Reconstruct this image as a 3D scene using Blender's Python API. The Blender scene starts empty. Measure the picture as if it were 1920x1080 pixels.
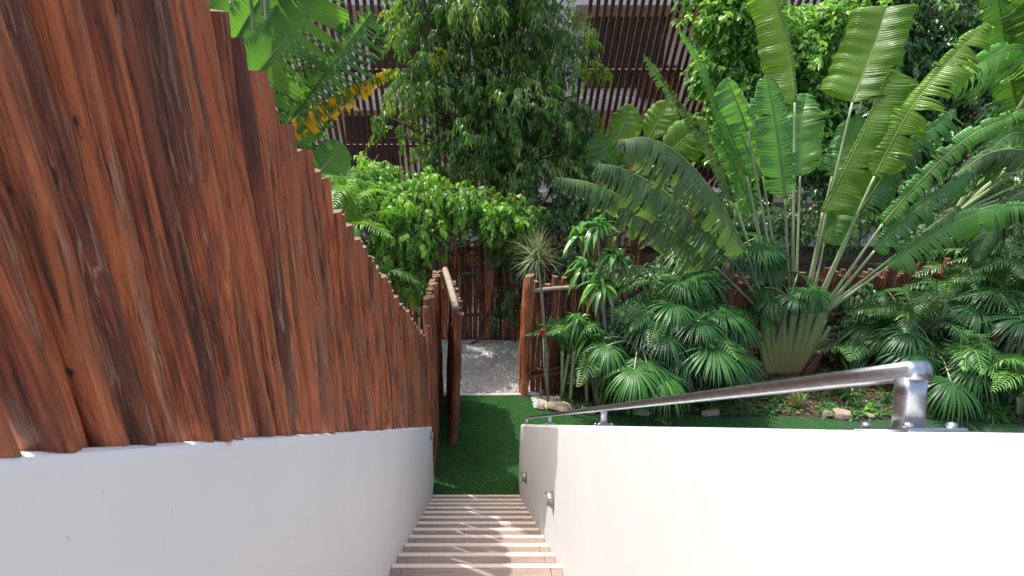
import bpy, math, random
import numpy as np
from mathutils import Vector
rnd = random.Random(7); rng = np.random.default_rng(11)
S = bpy.context.scene; COL = S.collection
R = math.radians
# ------------------------------------------------------------------ camera
PITCH = R(22.1); H = 5.407; F = 1000.0; CX, CY = 892.0, 540.0
cam = bpy.data.cameras.new('camera'); camo = bpy.data.objects.new('camera', cam); COL.objects.link(camo)
camo.location = (0, 0, H); camo.rotation_euler = (R(90) - PITCH, 0, 0)
cam.sensor_width = 36; cam.lens = 36 * F / 1920; cam.shift_x = (960 - CX) / 1920
cam.clip_start = .05; cam.clip_end = 500
cam.dof.use_dof = True; cam.dof.focus_distance = 8.0; cam.dof.aperture_fstop = 6.5
S.camera = camo
# ------------------------------------------------------------------ light
SUN = Vector((-.40, .17, 1.0)).normalized()
w = bpy.data.worlds.new('World'); S.world = w; w.use_nodes = True
nt = w.node_tree; bg = nt.nodes['Background']
sky = nt.nodes.new('ShaderNodeTexSky'); sky.sky_type = 'NISHITA'; sky.sun_disc = False
sky.sun_elevation = math.asin(SUN.z); sky.sun_rotation = math.atan2(SUN.x, SUN.y)
sky.air_density = 1.0; sky.dust_density = 5.5
nt.links.new(sky.outputs[0], bg.inputs[0]); bg.inputs[1].default_value = .15
sl = bpy.data.lights.new('sun', 'SUN'); sl.energy = 2.2; sl.angle = R(.53); sl.color = (1, .985, .965)
so = bpy.data.objects.new('sun', sl); COL.objects.link(so); so.rotation_euler = SUN.to_track_quat('Z', 'Y').to_euler()
S.view_settings.view_transform = 'Standard'; S.view_settings.look = 'None'
S.view_settings.exposure = 1.28; S.view_settings.gamma = 1
S.cycles.use_denoising = True
S.cycles.max_bounces = 10; S.cycles.diffuse_bounces = 6; S.cycles.transmission_bounces = 5; S.cycles.glossy_bounces = 3
S.cycles.sample_clamp_indirect = 8

# ------------------------------------------------------------------ helpers
def W(px, py, Y):
    """the world point on the sight line through a pixel at the distance Y down the garden"""
    a = (px - CX) / F; b = (CY - py) / F
    ry = math.cos(PITCH) + b * math.sin(PITCH); rz = -math.sin(PITCH) + b * math.cos(PITCH)
    k = Y / ry
    return Vector((a * k, Y, H + rz * k))
V3 = lambda a: np.asarray(a, dtype=float)
def nrm(a):
    a = V3(a); return a / np.maximum(np.linalg.norm(a, axis=-1, keepdims=True), 1e-9)

class MB:
    def __init__(s): s.v = []; s.q = []; s.t = []; s.a = []; s.n = 0; s.ng = []
    def add(s, v, quads=None, tris=None, att=None):
        v = V3(v).reshape(-1, 3); k = s.n
        s.v.append(v)
        if quads is not None and len(quads): s.q.append(np.asarray(quads).reshape(-1, 4) + k)
        if tris is not None and len(tris): s.t.append(np.asarray(tris).reshape(-1, 3) + k)
        if att is None: att = np.tile([rnd.random(), 0, 0], (len(v), 1))
        s.a.append(V3(att).reshape(-1, 3)); s.n += len(v)
    def build(s, name, mat, parent=None, smooth=True):
        v = np.concatenate(s.v); a = np.concatenate(s.a)
        q = np.concatenate(s.q) if s.q else np.zeros((0, 4), int)
        t = np.concatenate(s.t) if s.t else np.zeros((0, 3), int)
        org = np.zeros(3)
        me = bpy.data.meshes.new(name)
        me.vertices.add(len(v)); me.vertices.foreach_set('co', v.astype(np.float32).ravel())
        li = np.concatenate([q.ravel(), t.ravel()]).astype(np.int32)
        me.loops.add(len(li)); me.loops.foreach_set('vertex_index', li)
        me.polygons.add(len(q) + len(t))
        st = np.concatenate([np.arange(len(q)) * 4, len(q) * 4 + np.arange(len(t)) * 3]).astype(np.int32)
        me.polygons.foreach_set('loop_start', st)
        me.polygons.foreach_set('use_smooth', np.full(len(q) + len(t), smooth))
        at = me.attributes.new('tint', 'FLOAT_COLOR', 'POINT')
        c = np.ones((len(v), 4), np.float32); c[:, :3] = a
        at.data.foreach_set('color', c.ravel())
        me.update(calc_edges=True); me.validate()
        me.materials.append(mat)
        o = bpy.data.objects.new(name, me); COL.objects.link(o)
        if parent: o.parent = parent; o.matrix_parent_inverse = parent_inv(parent)
        return o
from mathutils import Matrix
def parent_inv(p):
    return Matrix.Translation(p.location).inverted() if p.type == 'EMPTY' else Matrix.Identity(4)
def tag(o, label=None, cat=None, group=None, kind=None):
    if label: o['label'] = label
    if cat: o['category'] = cat
    if group: o['group'] = group
    if kind: o['kind'] = kind
    return o
def thing(name, label, cat, loc=(0, 0, 0), group=None):
    o = bpy.data.objects.new(name, None); COL.objects.link(o); o.location = loc; o.empty_display_size = .2
    return tag(o, label, cat, group)

def box(mb, c, s, rot=None, bev=.0, att=None):
    """box with centre c and size s, chamfered when bev > 0"""
    h = V3(s) / 2; b = min(bev, h.min() * .9)
    if b <= 0:
        v = V3([[x, y, z] for x in (-1, 1) for y in (-1, 1) for z in (-1, 1)]) * h
        q = [[0, 1, 3, 2], [4, 6, 7, 5], [0, 4, 5, 1], [2, 3, 7, 6], [0, 2, 6, 4], [1, 5, 7, 3]]; t = None
    else:
        v = []; idx = {}
        for i in (-1, 1):
            for j in (-1, 1):
                for k in (-1, 1):
                    for ax in range(3):
                        p = V3([i, j, k]) * (h - b); p[ax] += (i, j, k)[ax] * b
                        idx[(i, j, k, ax)] = len(v); v.append(p)
        q = []; t = []
        for ax in range(3):
            o1, o2 = [k for k in range(3) if k != ax]
            for sgn in (-1, 1):
                f = []
                for (m, n) in ((-1, -1), (1, -1), (1, 1), (-1, 1)):
                    k = [0, 0, 0]; k[ax] = sgn; k[o1] = m; k[o2] = n; f.append(idx[(*k, ax)])
                q.append(f)
        for ax in range(3):
            o1, o2 = [k for k in range(3) if k != ax]
            for m in (-1, 1):
                for n in (-1, 1):
                    A = [0, 0, 0]; B = [0, 0, 0]; A[ax] = -1; B[ax] = 1
                    A[o1] = B[o1] = m; A[o2] = B[o2] = n
                    q.append([idx[(*A, o1)], idx[(*B, o1)], idx[(*B, o2)], idx[(*A, o2)]])
        for i in (-1, 1):
            for j in (-1, 1):
                for k in (-1, 1): t.append([idx[(i, j, k, ax)] for ax in range(3)])
        v = V3(v)
    if rot is not None: v = v @ V3(rot).T
    mb.add(v + V3(c), q, t, att)
def rotx(a): c, s = math.cos(a), math.sin(a); return V3([[1, 0, 0], [0, c, -s], [0, s, c]])
def rotz(a): c, s = math.cos(a), math.sin(a); return V3([[c, -s, 0], [s, c, 0], [0, 0, 1]])

def spline(pts, n):
    P = V3([list(p) for p in pts]); m = len(P)
    if m == 2: return P[0] + (P[1] - P[0]) * np.linspace(0, 1, n)[:, None]
    E = np.vstack([2 * P[0] - P[1], P, 2 * P[-1] - P[-2]])
    out = []
    for u in np.linspace(0, m - 1, n):
        i = min(int(u), m - 2); f = u - i
        a, b, c, d = E[i], E[i + 1], E[i + 2], E[i + 3]
        out.append(.5 * ((2 * b) + (-a + c) * f + (2 * a - 5 * b + 4 * c - d) * f * f + (-a + 3 * b - 3 * c + d) * f ** 3))
    return V3(out)
def tube(mb, path, rad, sides=8, flat=1.0, wob=0, caps=True, rv=None, up=None):
    path = V3([list(p) for p in path]); n = len(path)
    rad = np.broadcast_to(V3(rad), (n,)).copy()
    T = nrm(np.gradient(path, axis=0))
    ref = V3([0, 1, 0]) if up is None else V3(up)
    if abs((T @ ref)).mean() > .93: ref = V3([1, 0, 0])
    A = nrm(np.cross(T, ref)); B = np.cross(A, T)
    th = np.linspace(0, 2 * np.pi, sides, endpoint=False)
    r = rad[:, None] * np.ones(sides)
    if wob: r = r * (1 + wob * rng.standard_normal((n, sides)))
    v = path[:, None] + A[:, None] * (np.cos(th) * r)[..., None] + B[:, None] * (np.sin(th) * r * flat)[..., None]
    i = np.arange(n - 1)[:, None] * sides; j = np.arange(sides)
    q = np.stack([i + j, i + (j + 1) % sides, i + sides + (j + 1) % sides, i + sides + j], -1).reshape(-1, 4)
    rv = rnd.random() if rv is None else rv
    att = np.zeros((n, sides, 3)); att[..., 0] = rv; att[..., 1] = np.linspace(0, 1, n)[:, None]
    vv = v.reshape(-1, 3); att = att.reshape(-1, 3); tr = None
    if caps:
        vv = np.vstack([vv, path[0], path[-1]]); att = np.vstack([att, att[0], att[-1]])
        a, b = n * sides, n * sides + 1; m = (n - 1) * sides
        tr = [[a, (k + 1) % sides, k] for k in range(sides)] + [[b, m + k, m + (k + 1) % sides] for k in range(sides)]
    mb.add(vv, q, tr, att)

PROF = {
    'lance': lambda t: np.sin(np.pi * np.clip(t, 0, 1) ** .8) * .97 + .03,
    'oval': lambda t: np.sqrt(np.clip(1 - (2 * t - .95) ** 2, 0, 1)) * .97 + .03,
    'strap': lambda t: np.clip(np.minimum(.55 + t * 1.8, (1 - t) * 2.6), .03, 1),
    'fan': lambda t: np.clip(np.where(t < .55, .12 + t * 1.6, (1 - t) * 2.2), .03, 1),
    'blade': lambda t: 1 - t * .93,
}
DOWN = V3([0, 0, -1])
def leaves(mb, P, D, N, L, Wd, droop=.2, seg=3, prof='lance', fold=.2, curl=0, tint=None, rough=0):
    P = V3(P); n = len(P)
    if n == 0: return
    D = nrm(D); N = V3(N) * np.ones((n, 3)); sd = nrm(np.cross(D, N)); N2 = np.cross(sd, D)
    L = V3(L) * np.ones(n); Wd = V3(Wd) * np.ones(n); dr = V3(droop) * np.ones(n)
    t = np.linspace(0, 1, seg + 1)
    C = P[:, None] + L[:, None, None] * (t[None, :, None] * D[:, None] * (1 - .35 * np.clip(dr, 0, 1.2)[:, None, None] * t[None, :, None]) + dr[:, None, None] * (t ** 2)[None, :, None] * DOWN)
    hw = (Wd / 2)[:, None] * PROF[prof](t)[None]
    tint = rng.random(n) if tint is None else V3(tint) * np.ones(n)
    lf = C - sd[:, None] * hw[..., None] + N2[:, None] * (fold * hw)[..., None]
    rt = C + sd[:, None] * hw[..., None] + N2[:, None] * (fold * hw)[..., None]
    if fold:
        v = np.stack([lf, C, rt], 2); k = 3
        ac = V3([0, .5, 1])
    else:
        v = np.stack([lf, rt], 2); k = 2; ac = V3([0, 1])
    att = np.zeros(v.shape); att[..., 0] = tint[:, None, None]; att[..., 1] = t[None, :, None]; att[..., 2] = ac[None, None]
    base = (np.arange(n) * (seg + 1) * k)[:, None, None]; s = (np.arange(seg) * k)[None, :, None]; c = np.arange(k - 1)[None, None]
    b = base + s + c
    q = np.stack([b, b + 1, b + k + 1, b + k], -1).reshape(-1, 4)
    mb.add(v.reshape(-1, 3), q, None, att.reshape(-1, 3))

# ------------------------------------------------------------------ materials
def newmat(name):
    m = bpy.data.materials.new(name); m.use_nodes = True; n = m.node_tree.nodes; l = m.node_tree.links
    return m, n, l, n['Principled BSDF'], n['Material Output']
def ramp(n, stops, interp='LINEAR'):
    r = n.new('ShaderNodeValToRGB'); e = r.color_ramp.elements; r.color_ramp.interpolation = interp
    while len(e) < len(stops): e.new(.5)
    for k, (p, c) in enumerate(stops): e[k].position = p; e[k].color = (*c, 1) if len(c) == 3 else c
    return r
def noise(n, l, vec, scale, detail=4, rough=.55, dist=0):
    t = n.new('ShaderNodeTexNoise'); t.inputs['Scale'].default_value = scale; t.inputs['Detail'].default_value = detail
    t.inputs['Roughness'].default_value = rough; t.inputs['Distortion'].default_value = dist
    if vec: l.new(vec, t.inputs['Vector'])
    return t
def mixc(n, l, fac, a, b, mode='MIX'):
    m = n.new('ShaderNodeMix'); m.data_type = 'RGBA'; m.blend_type = mode
    for s, v in ((0, fac), (6, a), (7, b)):
        if isinstance(v, (int, float)): m.inputs[s].default_value = v
        elif isinstance(v, tuple): m.inputs[s].default_value = (*v, 1)
        else: l.new(v, m.inputs[s])
    return m.outputs[2]
def math_(n, l, op, a, b=0, c=None, clamp=False):
    m = n.new('ShaderNodeMath'); m.operation = op; m.use_clamp = clamp
    for k, v in enumerate((a, b, c)):
        if v is None: continue
        if isinstance(v, (int, float)): m.inputs[k].default_value = v
        else: l.new(v, m.inputs[k])
    return m.outputs[0]
def mapping(n, l, vec, scale, loc=None):
    m = n.new('ShaderNodeMapping'); m.inputs['Scale'].default_value = scale
    if loc is not None: l.new(loc, m.inputs['Location'])
    l.new(vec, m.inputs['Vector']); return m.outputs[0]
def bump(n, l, h, strength, dist, b):
    m = n.new('ShaderNodeBump'); m.inputs['Strength'].default_value = strength; m.inputs['Distance'].default_value = dist
    l.new(h, m.inputs['Height']); l.new(m.outputs[0], b.inputs['Normal']); return m
def attr(n, l):
    a = n.new('ShaderNodeAttribute'); a.attribute_name = 'tint'; s = n.new('ShaderNodeSeparateColor'); l.new(a.outputs['Color'], s.inputs[0])
    return s.outputs
def pos(n):
    return n.new('ShaderNodeTexCoord').outputs['Object']

def leafmat(name, stops, trans=.35, tcol=1.9, rough=.42, spec=.5, veins=0, edge=None, patch=.35, bumpy=0):
    m, n, l, b, out = newmat(name); a = attr(n, l); P = pos(n)
    c = ramp(n, [(k / (len(stops) - 1), s) for k, s in enumerate(stops)]); l.new(a[0], c.inputs[0]); col = c.outputs[0]
    nz = noise(n, l, P, 1.3, 3); rr = ramp(n, [(.35, (1 - patch,) * 3), (.7, (1 + patch * .5,) * 3)]); l.new(nz.outputs[0], rr.inputs[0])
    col = mixc(n, l, 1.0, col, rr.outputs[0], 'MULTIPLY')
    if veins:
        s = math_(n, l, 'SINE', math_(n, l, 'MULTIPLY', a[1], veins)); s2 = math_(n, l, 'MULTIPLY_ADD', s, .09, 1.0)
        cc = n.new('ShaderNodeCombineColor')
        for k in range(3): l.new(s2, cc.inputs[k])
        col = mixc(n, l, 1.0, col, cc.outputs[0], 'MULTIPLY')
        if bumpy: bump(n, l, s, bumpy, .01, b)
    if edge:
        ecol, w0 = edge
        nz2 = noise(n, l, P, 7, 3)
        e = math_(n, l, 'ADD', a[2], math_(n, l, 'MULTIPLY_ADD', nz2.outputs[0], .5, -.25))
        er = ramp(n, [(w0, (0, 0, 0)), (min(w0 + .3, 1), (1, 1, 1))]); l.new(e, er.inputs[0])
        col = mixc(n, l, er.outputs[0], col, ecol)
    l.new(col, b.inputs['Base Color']); b.inputs['Roughness'].default_value = rough
    b.inputs['Specular IOR Level'].default_value = spec
    tr = n.new('ShaderNodeBsdfTranslucent'); tc = mixc(n, l, 1.0, col, (tcol, tcol * .97, tcol * .42), 'MULTIPLY'); l.new(tc, tr.inputs[0])
    mx = n.new('ShaderNodeMixShader'); mx.inputs[0].default_value = trans
    l.new(b.outputs[0], mx.inputs[1]); l.new(tr.outputs[0], mx.inputs[2]); l.new(mx.outputs[0], out.inputs[0])
    return m
def plain(name, col, rough=.6, metal=0, var=.15, scale=6, bmp=0, bd=.005, spec=.5):
    m, n, l, b, out = newmat(name); P = pos(n)
    nz = noise(n, l, P, scale, 6, .6); r = ramp(n, [(.3, tuple(x * (1 - var) for x in col)), (.7, tuple(min(1, x * (1 + var)) for x in col))])
    l.new(nz.outputs[0], r.inputs[0]); l.new(r.outputs[0], b.inputs['Base Color'])
    b.inputs['Roughness'].default_value = rough; b.inputs['Metallic'].default_value = metal; b.inputs['Specular IOR Level'].default_value = spec
    if bmp: bump(n, l, noise(n, l, P, scale * 6, 6, .7).outputs[0], bmp, bd, b)
    return m
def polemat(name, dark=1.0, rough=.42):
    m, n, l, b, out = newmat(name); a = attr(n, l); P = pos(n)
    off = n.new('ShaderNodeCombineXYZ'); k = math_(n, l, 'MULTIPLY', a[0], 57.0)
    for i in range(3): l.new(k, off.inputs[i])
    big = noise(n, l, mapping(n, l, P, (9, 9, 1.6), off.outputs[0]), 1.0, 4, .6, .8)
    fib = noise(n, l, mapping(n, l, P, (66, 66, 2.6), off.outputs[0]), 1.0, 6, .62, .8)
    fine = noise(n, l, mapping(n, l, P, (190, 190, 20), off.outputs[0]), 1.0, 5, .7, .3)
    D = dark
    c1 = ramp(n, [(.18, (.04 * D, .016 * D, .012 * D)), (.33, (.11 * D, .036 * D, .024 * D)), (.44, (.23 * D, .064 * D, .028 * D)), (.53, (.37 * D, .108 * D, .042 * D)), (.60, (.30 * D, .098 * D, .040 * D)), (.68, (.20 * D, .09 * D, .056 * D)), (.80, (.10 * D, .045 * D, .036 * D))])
    f = math_(n, l, 'ADD', math_(n, l, 'MULTIPLY', big.outputs[0], .62), math_(n, l, 'MULTIPLY', fib.outputs[0], .38))
    f = math_(n, l, 'ADD', f, math_(n, l, 'MULTIPLY_ADD', a[0], .32, -.16)); l.new(f, c1.inputs[0])
    c2 = ramp(n, [(.30, (.35, .31, .3)), (.42, (.88, .86, .85)), (.60, (1.12, 1.08, 1.04)), (.76, (1.5, 1.4, 1.3))]); l.new(fib.outputs[0], c2.inputs[0])
    col = mixc(n, l, 1.0, c1.outputs[0], c2.outputs[0], 'MULTIPLY')
    for (sc_, wd_, cc_, am) in (((30, 30, .9), .045, (.022, .011, .008), .8), ((48, 48, 1.6), .04, (.04, .017, .012), .55), ((42, 42, 1.2), .026, (.52, .34, .22), .75)):
        lo = math_(n, l, 'MULTIPLY', a[0], 57.0 + 40 * wd_ * 10); of2 = n.new('ShaderNodeCombineXYZ')
        for i in range(3): l.new(lo, of2.inputs[i])
        cz = noise(n, l, mapping(n, l, P, sc_, of2.outputs[0]), 1.0, 3, .55, .4)
        ab = math_(n, l, 'ABSOLUTE', math_(n, l, 'SUBTRACT', cz.outputs[0], .5)); cr_ = ramp(n, [(0, (am,) * 3), (wd_, (0, 0, 0))]); l.new(ab, cr_.inputs[0])
        brk = noise(n, l, mapping(n, l, P, (14, 14, 2.5), of2.outputs[0]), 1.0, 2); bk = ramp(n, [(.48, (0, 0, 0)), (.60, (1, 1, 1))]); l.new(brk.outputs[0], bk.inputs[0])
        col = mixc(n, l, math_(n, l, 'MULTIPLY', cr_.outputs[0], bk.outputs[0]), col, cc_)
    # greyish brown weathered poles
    wz = noise(n, l, mapping(n, l, P, (9, 9, .5), off.outputs[0]), 1.0, 3); wr = ramp(n, [(.55, (0, 0, 0)), (.72, (.6, .6, .6))]); l.new(wz.outputs[0], wr.inputs[0])
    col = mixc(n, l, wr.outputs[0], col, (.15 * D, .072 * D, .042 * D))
    # pale bare chips where the bark and stain have gone
    ch = noise(n, l, mapping(n, l, P, (26, 26, 3.2), off.outputs[0]), 1.0, 5, .62, .2)
    cr = ramp(n, [(.645, (0, 0, 0)), (.69, (1, 1, 1))]); l.new(ch.outputs[0], cr.inputs[0])
    col = mixc(n, l, math_(n, l, 'MULTIPLY', cr.outputs[0], .8), col, (.46, .36, .29))
    kn = noise(n, l, mapping(n, l, P, (30, 30, 14), off.outputs[0]), 1.0, 3, .5)
    kr = ramp(n, [(.25, (1, 1, 1)), (.31, (0, 0, 0))]); l.new(kn.outputs[0], kr.inputs[0])
    col = mixc(n, l, kr.outputs[0], col, (.03, .014, .01))
    l.new(col, b.inputs['Base Color'])
    rr = ramp(n, [(.3, (rough - .1,) * 3), (.7, (rough + .22,) * 3)]); l.new(fib.outputs[0], rr.inputs[0]); l.new(rr.outputs[0], b.inputs['Roughness'])
    b.inputs['Specular IOR Level'].default_value = .45
    hh = math_(n, l, 'ADD', math_(n, l, 'MULTIPLY', fib.outputs[0], 1.0), math_(n, l, 'MULTIPLY', fine.outputs[0], .45))
    hh = math_(n, l, 'ADD', hh, math_(n, l, 'MULTIPLY', big.outputs[0], .9))
    bump(n, l, hh, 1.0, .02, b)
    return m

M = {}
M['pole'] = polemat('stained_pole_wood', 1.62, .36); M['pole_dark'] = polemat('dark_pole_wood', .6, .55); M['pole_dull'] = polemat('dull_pole_wood', .9, .6)  # the last pole wood is a darker, rougher copy of the first
M['cut'] = plain('cut_pole_end', (.15, .095, .065), .8, var=.3, scale=60)
M['stucco'] = None
def stucco():
    m, n, l, b, out = newmat('white_stucco'); P = pos(n)
    a = noise(n, l, P, 1.6, 5, .6); r = ramp(n, [(.25, (.67, .658, .64)), (.65, (.71, .70, .685))]); l.new(a.outputs[0], r.inputs[0])
    d = noise(n, l, mapping(n, l, P, (10, 10, 1.2)), 1, 4); dr = ramp(n, [(.58, (0, 0, 0)), (.85, (.35, .35, .35))]); l.new(d.outputs[0], dr.inputs[0])
    col = mixc(n, l, dr.outputs[0], r.outputs[0], (.65, .625, .585))
    s = noise(n, l, P, 38, 2, .4); sr = ramp(n, [(.765, (0, 0, 0)), (.79, (.55, .55, .55))]); l.new(s.outputs[0], sr.inputs[0])
    col = mixc(n, l, sr.outputs[0], col, (.42, .38, .33))
    l.new(col, b.inputs['Base Color']); b.inputs['Roughness'].default_value = .75; b.inputs['Specular IOR Level'].default_value = .3
    h = math_(n, l, 'ADD', noise(n, l, P, 7, 4).outputs[0], math_(n, l, 'MULTIPLY', noise(n, l, P, 130, 4, .7).outputs[0], .12))
    bump(n, l, h, .16, .006, b); return m
M['stucco'] = stucco()
def tile():
    m, n, l, b, out = newmat('wood_look_tile'); a = attr(n, l); P = pos(n)
    off = n.new('ShaderNodeCombineXYZ'); l.new(math_(n, l, 'MULTIPLY', a[0], 23.0), off.inputs[0]); l.new(math_(n, l, 'MULTIPLY', a[0], 9.0), off.inputs[1])
    g = noise(n, l, mapping(n, l, P, (2.2, 30, 30), off.outputs[0]), 1, 6, .6, 1.2)
    r = ramp(n, [(.25, (.17, .118, .092)), (.5, (.25, .18, .143)), (.75, (.33, .25, .205))]); l.new(g.outputs[0], r.inputs[0])
    l.new(r.outputs[0], b.inputs['Base Color']); b.inputs['Roughness'].default_value = .5; bump(n, l, g.outputs[0], .2, .003, b)
    return m
M['tile'] = tile()
M['nosing'] = plain('cream_nosing', (.62, .54, .46), .5, var=.08, scale=20)
M['grout'] = plain('grout', (.62, .56, .5), .8)
def steel():
    m, n, l, b, out = newmat('brushed_steel'); P = pos(n)
    g = noise(n, l, mapping(n, l, P, (60, 3, 60)), 1, 5); r = ramp(n, [(.3, (.42, .43, .44)), (.7, (.54, .55, .56))]); l.new(g.outputs[0], r.inputs[0])
    l.new(r.outputs[0], b.inputs['Base Color']); b.inputs['Metallic'].default_value = 1
    s = noise(n, l, P, 45, 4); sr = ramp(n, [(.4, (.30,) * 3), (.75, (.38,) * 3)]); l.new(s.outputs[0], sr.inputs[0]); l.new(sr.outputs[0], b.inputs['Roughness'])
    return m
M['steel'] = steel()
M['fixture'] = plain('fixture_metal', (.30, .29, .25), .4, .6); M['lens'] = plain('fixture_lens', (.7, .72, .62), .3)
M['black'] = plain('black_iron', (.02, .02, .022), .45, .5)
def soil():
    m, n, l, b, out = newmat('dark_soil'); P = pos(n)
    g = noise(n, l, P, 6, 8, .7); r = ramp(n, [(.3, (.018, .012, .008)), (.6, (.05, .033, .022)), (.8, (.10, .07, .045))]); l.new(g.outputs[0], r.inputs[0])
    l.new(r.outputs[0], b.inputs['Base Color']); b.inputs['Roughness'].default_value = .95; bump(n, l, g.outputs[0], .9, .05, b); return m
M['soil'] = soil()
M['turf'] = plain('turf_backing', (.012, .05, .012), .9, var=.4, scale=30)
def gravelm():
    m, n, l, b, out = newmat('pale_gravel'); P = pos(n)
    v = n.new('ShaderNodeTexVoronoi'); v.inputs['Scale'].default_value = 55; l.new(P, v.inputs['Vector'])
    s = n.new('ShaderNodeSeparateColor'); l.new(v.outputs['Color'], s.inputs[0])
    r = ramp(n, [(.0, (.36, .33, .28)), (.5, (.58, .54, .48)), (1, (.75, .72, .66))]); l.new(s.outputs[0], r.inputs[0])
    g = noise(n, l, P, 1.8, 4); gr = ramp(n, [(.35, (.7, .66, .6)), (.65, (1, 1, 1))]); l.new(g.outputs[0], gr.inputs[0])
    l.new(mixc(n, l, 1.0, r.outputs[0], gr.outputs[0], 'MULTIPLY'), b.inputs['Base Color']); b.inputs['Roughness'].default_value = .9
    bump(n, l, v.outputs['Distance'], 1, .03, b); return m
M['gravel'] = gravelm(); M['pebble'] = leafmat('pebble_stone', [(.36, .33, .28), (.58, .54, .48), (.74, .71, .65)], trans=0, rough=.85, spec=.2)
M['rock'] = plain('pale_rock', (.36, .27, .2), .9, var=.35, scale=7, bmp=1, bd=.03)
M['bark'] = plain('tree_bark', (.13, .09, .06), .9, var=.35, scale=12, bmp=1, bd=.02)
M['palebark'] = plain('pale_bark', (.26, .21, .15), .85, var=.3, scale=14, bmp=1, bd=.01)
M['bwall'] = plain('house_render', (.82, .69, .63), .85, var=.06, scale=1.5)
M['bwhite'] = plain('house_white_render', (.66, .62, .6), .85, var=.06, scale=1.5)
M['slat'] = plain('dark_timber_slat', (.095, .045, .032), .6, var=.35, scale=9)
M['glass'] = plain('dark_window_glass', (.03, .035, .04), .08, spec=.8)
M['furn'] = plain('brown_timber', (.10, .035, .02), .6)
M['sign'] = plain('carved_sign_wood', (.42, .19, .06), .6, var=.25, scale=9); M['signdark'] = plain('burnt_lettering', (.02, .012, .01), .8)
# foliage
M['tree'] = leafmat('weeping_tree_leaf', [(.045, .135, .032), (.085, .21, .032), (.20, .33, .045)], trans=.45, tcol=2.2, rough=.32, spec=.6)
M['treetip'] = leafmat('young_leaf', [(0.176, 0.275, 0.033), (0.297, 0.352, 0.033)], trans=.4)
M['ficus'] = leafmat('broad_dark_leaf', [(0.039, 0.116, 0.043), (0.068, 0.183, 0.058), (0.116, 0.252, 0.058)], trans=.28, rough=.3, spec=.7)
M['bush'] = leafmat('bush_leaf', [(0.100, 0.266, 0.068), (0.166, 0.380, 0.068), (0.290, 0.512, 0.090)], trans=.34, rough=.36, spec=.6)
M['hib'] = leafmat('shrub_leaf', [(0.074, 0.198, 0.041), (0.124, 0.298, 0.041), (0.231, 0.430, 0.049)], trans=.42, tcol=2.3, rough=.4)
M['flower'] = leafmat('orange_flower', [(.6, .12, .03), (.7, .28, .06)], trans=.3, tcol=1.2)
M['redflower'] = leafmat('red_flower', [(.6, .03, .03), (.7, .06, .05)], trans=.3, tcol=1.2)
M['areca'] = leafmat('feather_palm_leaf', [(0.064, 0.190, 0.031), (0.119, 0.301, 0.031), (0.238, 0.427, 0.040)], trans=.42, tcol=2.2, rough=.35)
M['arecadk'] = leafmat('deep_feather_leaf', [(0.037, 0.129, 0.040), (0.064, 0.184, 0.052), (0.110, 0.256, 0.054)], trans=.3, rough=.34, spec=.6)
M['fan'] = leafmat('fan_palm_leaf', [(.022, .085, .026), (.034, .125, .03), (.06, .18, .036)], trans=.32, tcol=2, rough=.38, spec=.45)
M['strap'] = leafmat('strap_leaf', [(0.050, 0.164, 0.041), (0.083, 0.245, 0.050), (0.140, 0.327, 0.057)], trans=.32, tcol=2, rough=.3, spec=.65)
M['dry'] = leafmat('dry_leaf', [(.16, .10, .05), (.26, .19, .10)], trans=.25, rough=.7, spec=.2)
M['spiky'] = leafmat('pale_spiky_leaf', [(.13, .19, .09), (.24, .29, .15), (.36, .38, .2)], trans=.3, tcol=1.5)
M['varieg'] = leafmat('striped_leaf', [(0.060, 0.135, 0.045), (0.150, 0.225, 0.060), (0.075, 0.165, 0.045)], trans=.2, edge=((.34, .33, .08), .82), rough=.4)
M['grass'] = leafmat('turf_blade', [(.025, .17, .018), (.05, .26, .022), (.11, .36, .03)], trans=.38, tcol=2.2, rough=.6, spec=.15)
M['ban'] = leafmat('banana_leaf', [(0.053, 0.153, 0.041), (0.078, 0.202, 0.041), (0.119, 0.260, 0.041)], trans=.42, tcol=2.2, rough=.32, spec=.6, veins=420, bumpy=.3, patch=.25)
M['banyel'] = leafmat('yellowing_banana_leaf', [(.07, .15, .03), (.11, .19, .03)], trans=.45, tcol=2.0, rough=.36, veins=420, bumpy=.3, edge=((.72, .47, .02), .42), patch=.2)
M['trav'] = leafmat('traveller_leaf', [(0.074, 0.206, 0.074), (0.107, 0.282, 0.074), (0.158, 0.355, 0.074)], trans=.40, tcol=2.3, rough=.30, spec=.65, veins=520, bumpy=.35, patch=.2)
M['travy'] = leafmat('young_traveller_leaf', [(0.107, 0.223, 0.032), (0.149, 0.276, 0.037)], trans=.5, tcol=2.2, rough=.33, veins=520, bumpy=.3, patch=.15)
M['travold'] = leafmat('old_traveller_leaf', [(0.090, 0.182, 0.072), (0.121, 0.221, 0.081)], trans=.3, tcol=1.7, rough=.4, veins=520, bumpy=.35, edge=((.20, .13, .09), .93), patch=.3)
M['petiole'] = leafmat('leaf_stalk', [(.27, .35, .17), (.38, .45, .24)], trans=.05, rough=.4)
M['rib'] = leafmat('leaf_rib', [(.22, .30, .08), (.28, .34, .10)], trans=.15, rough=.4)
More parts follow.
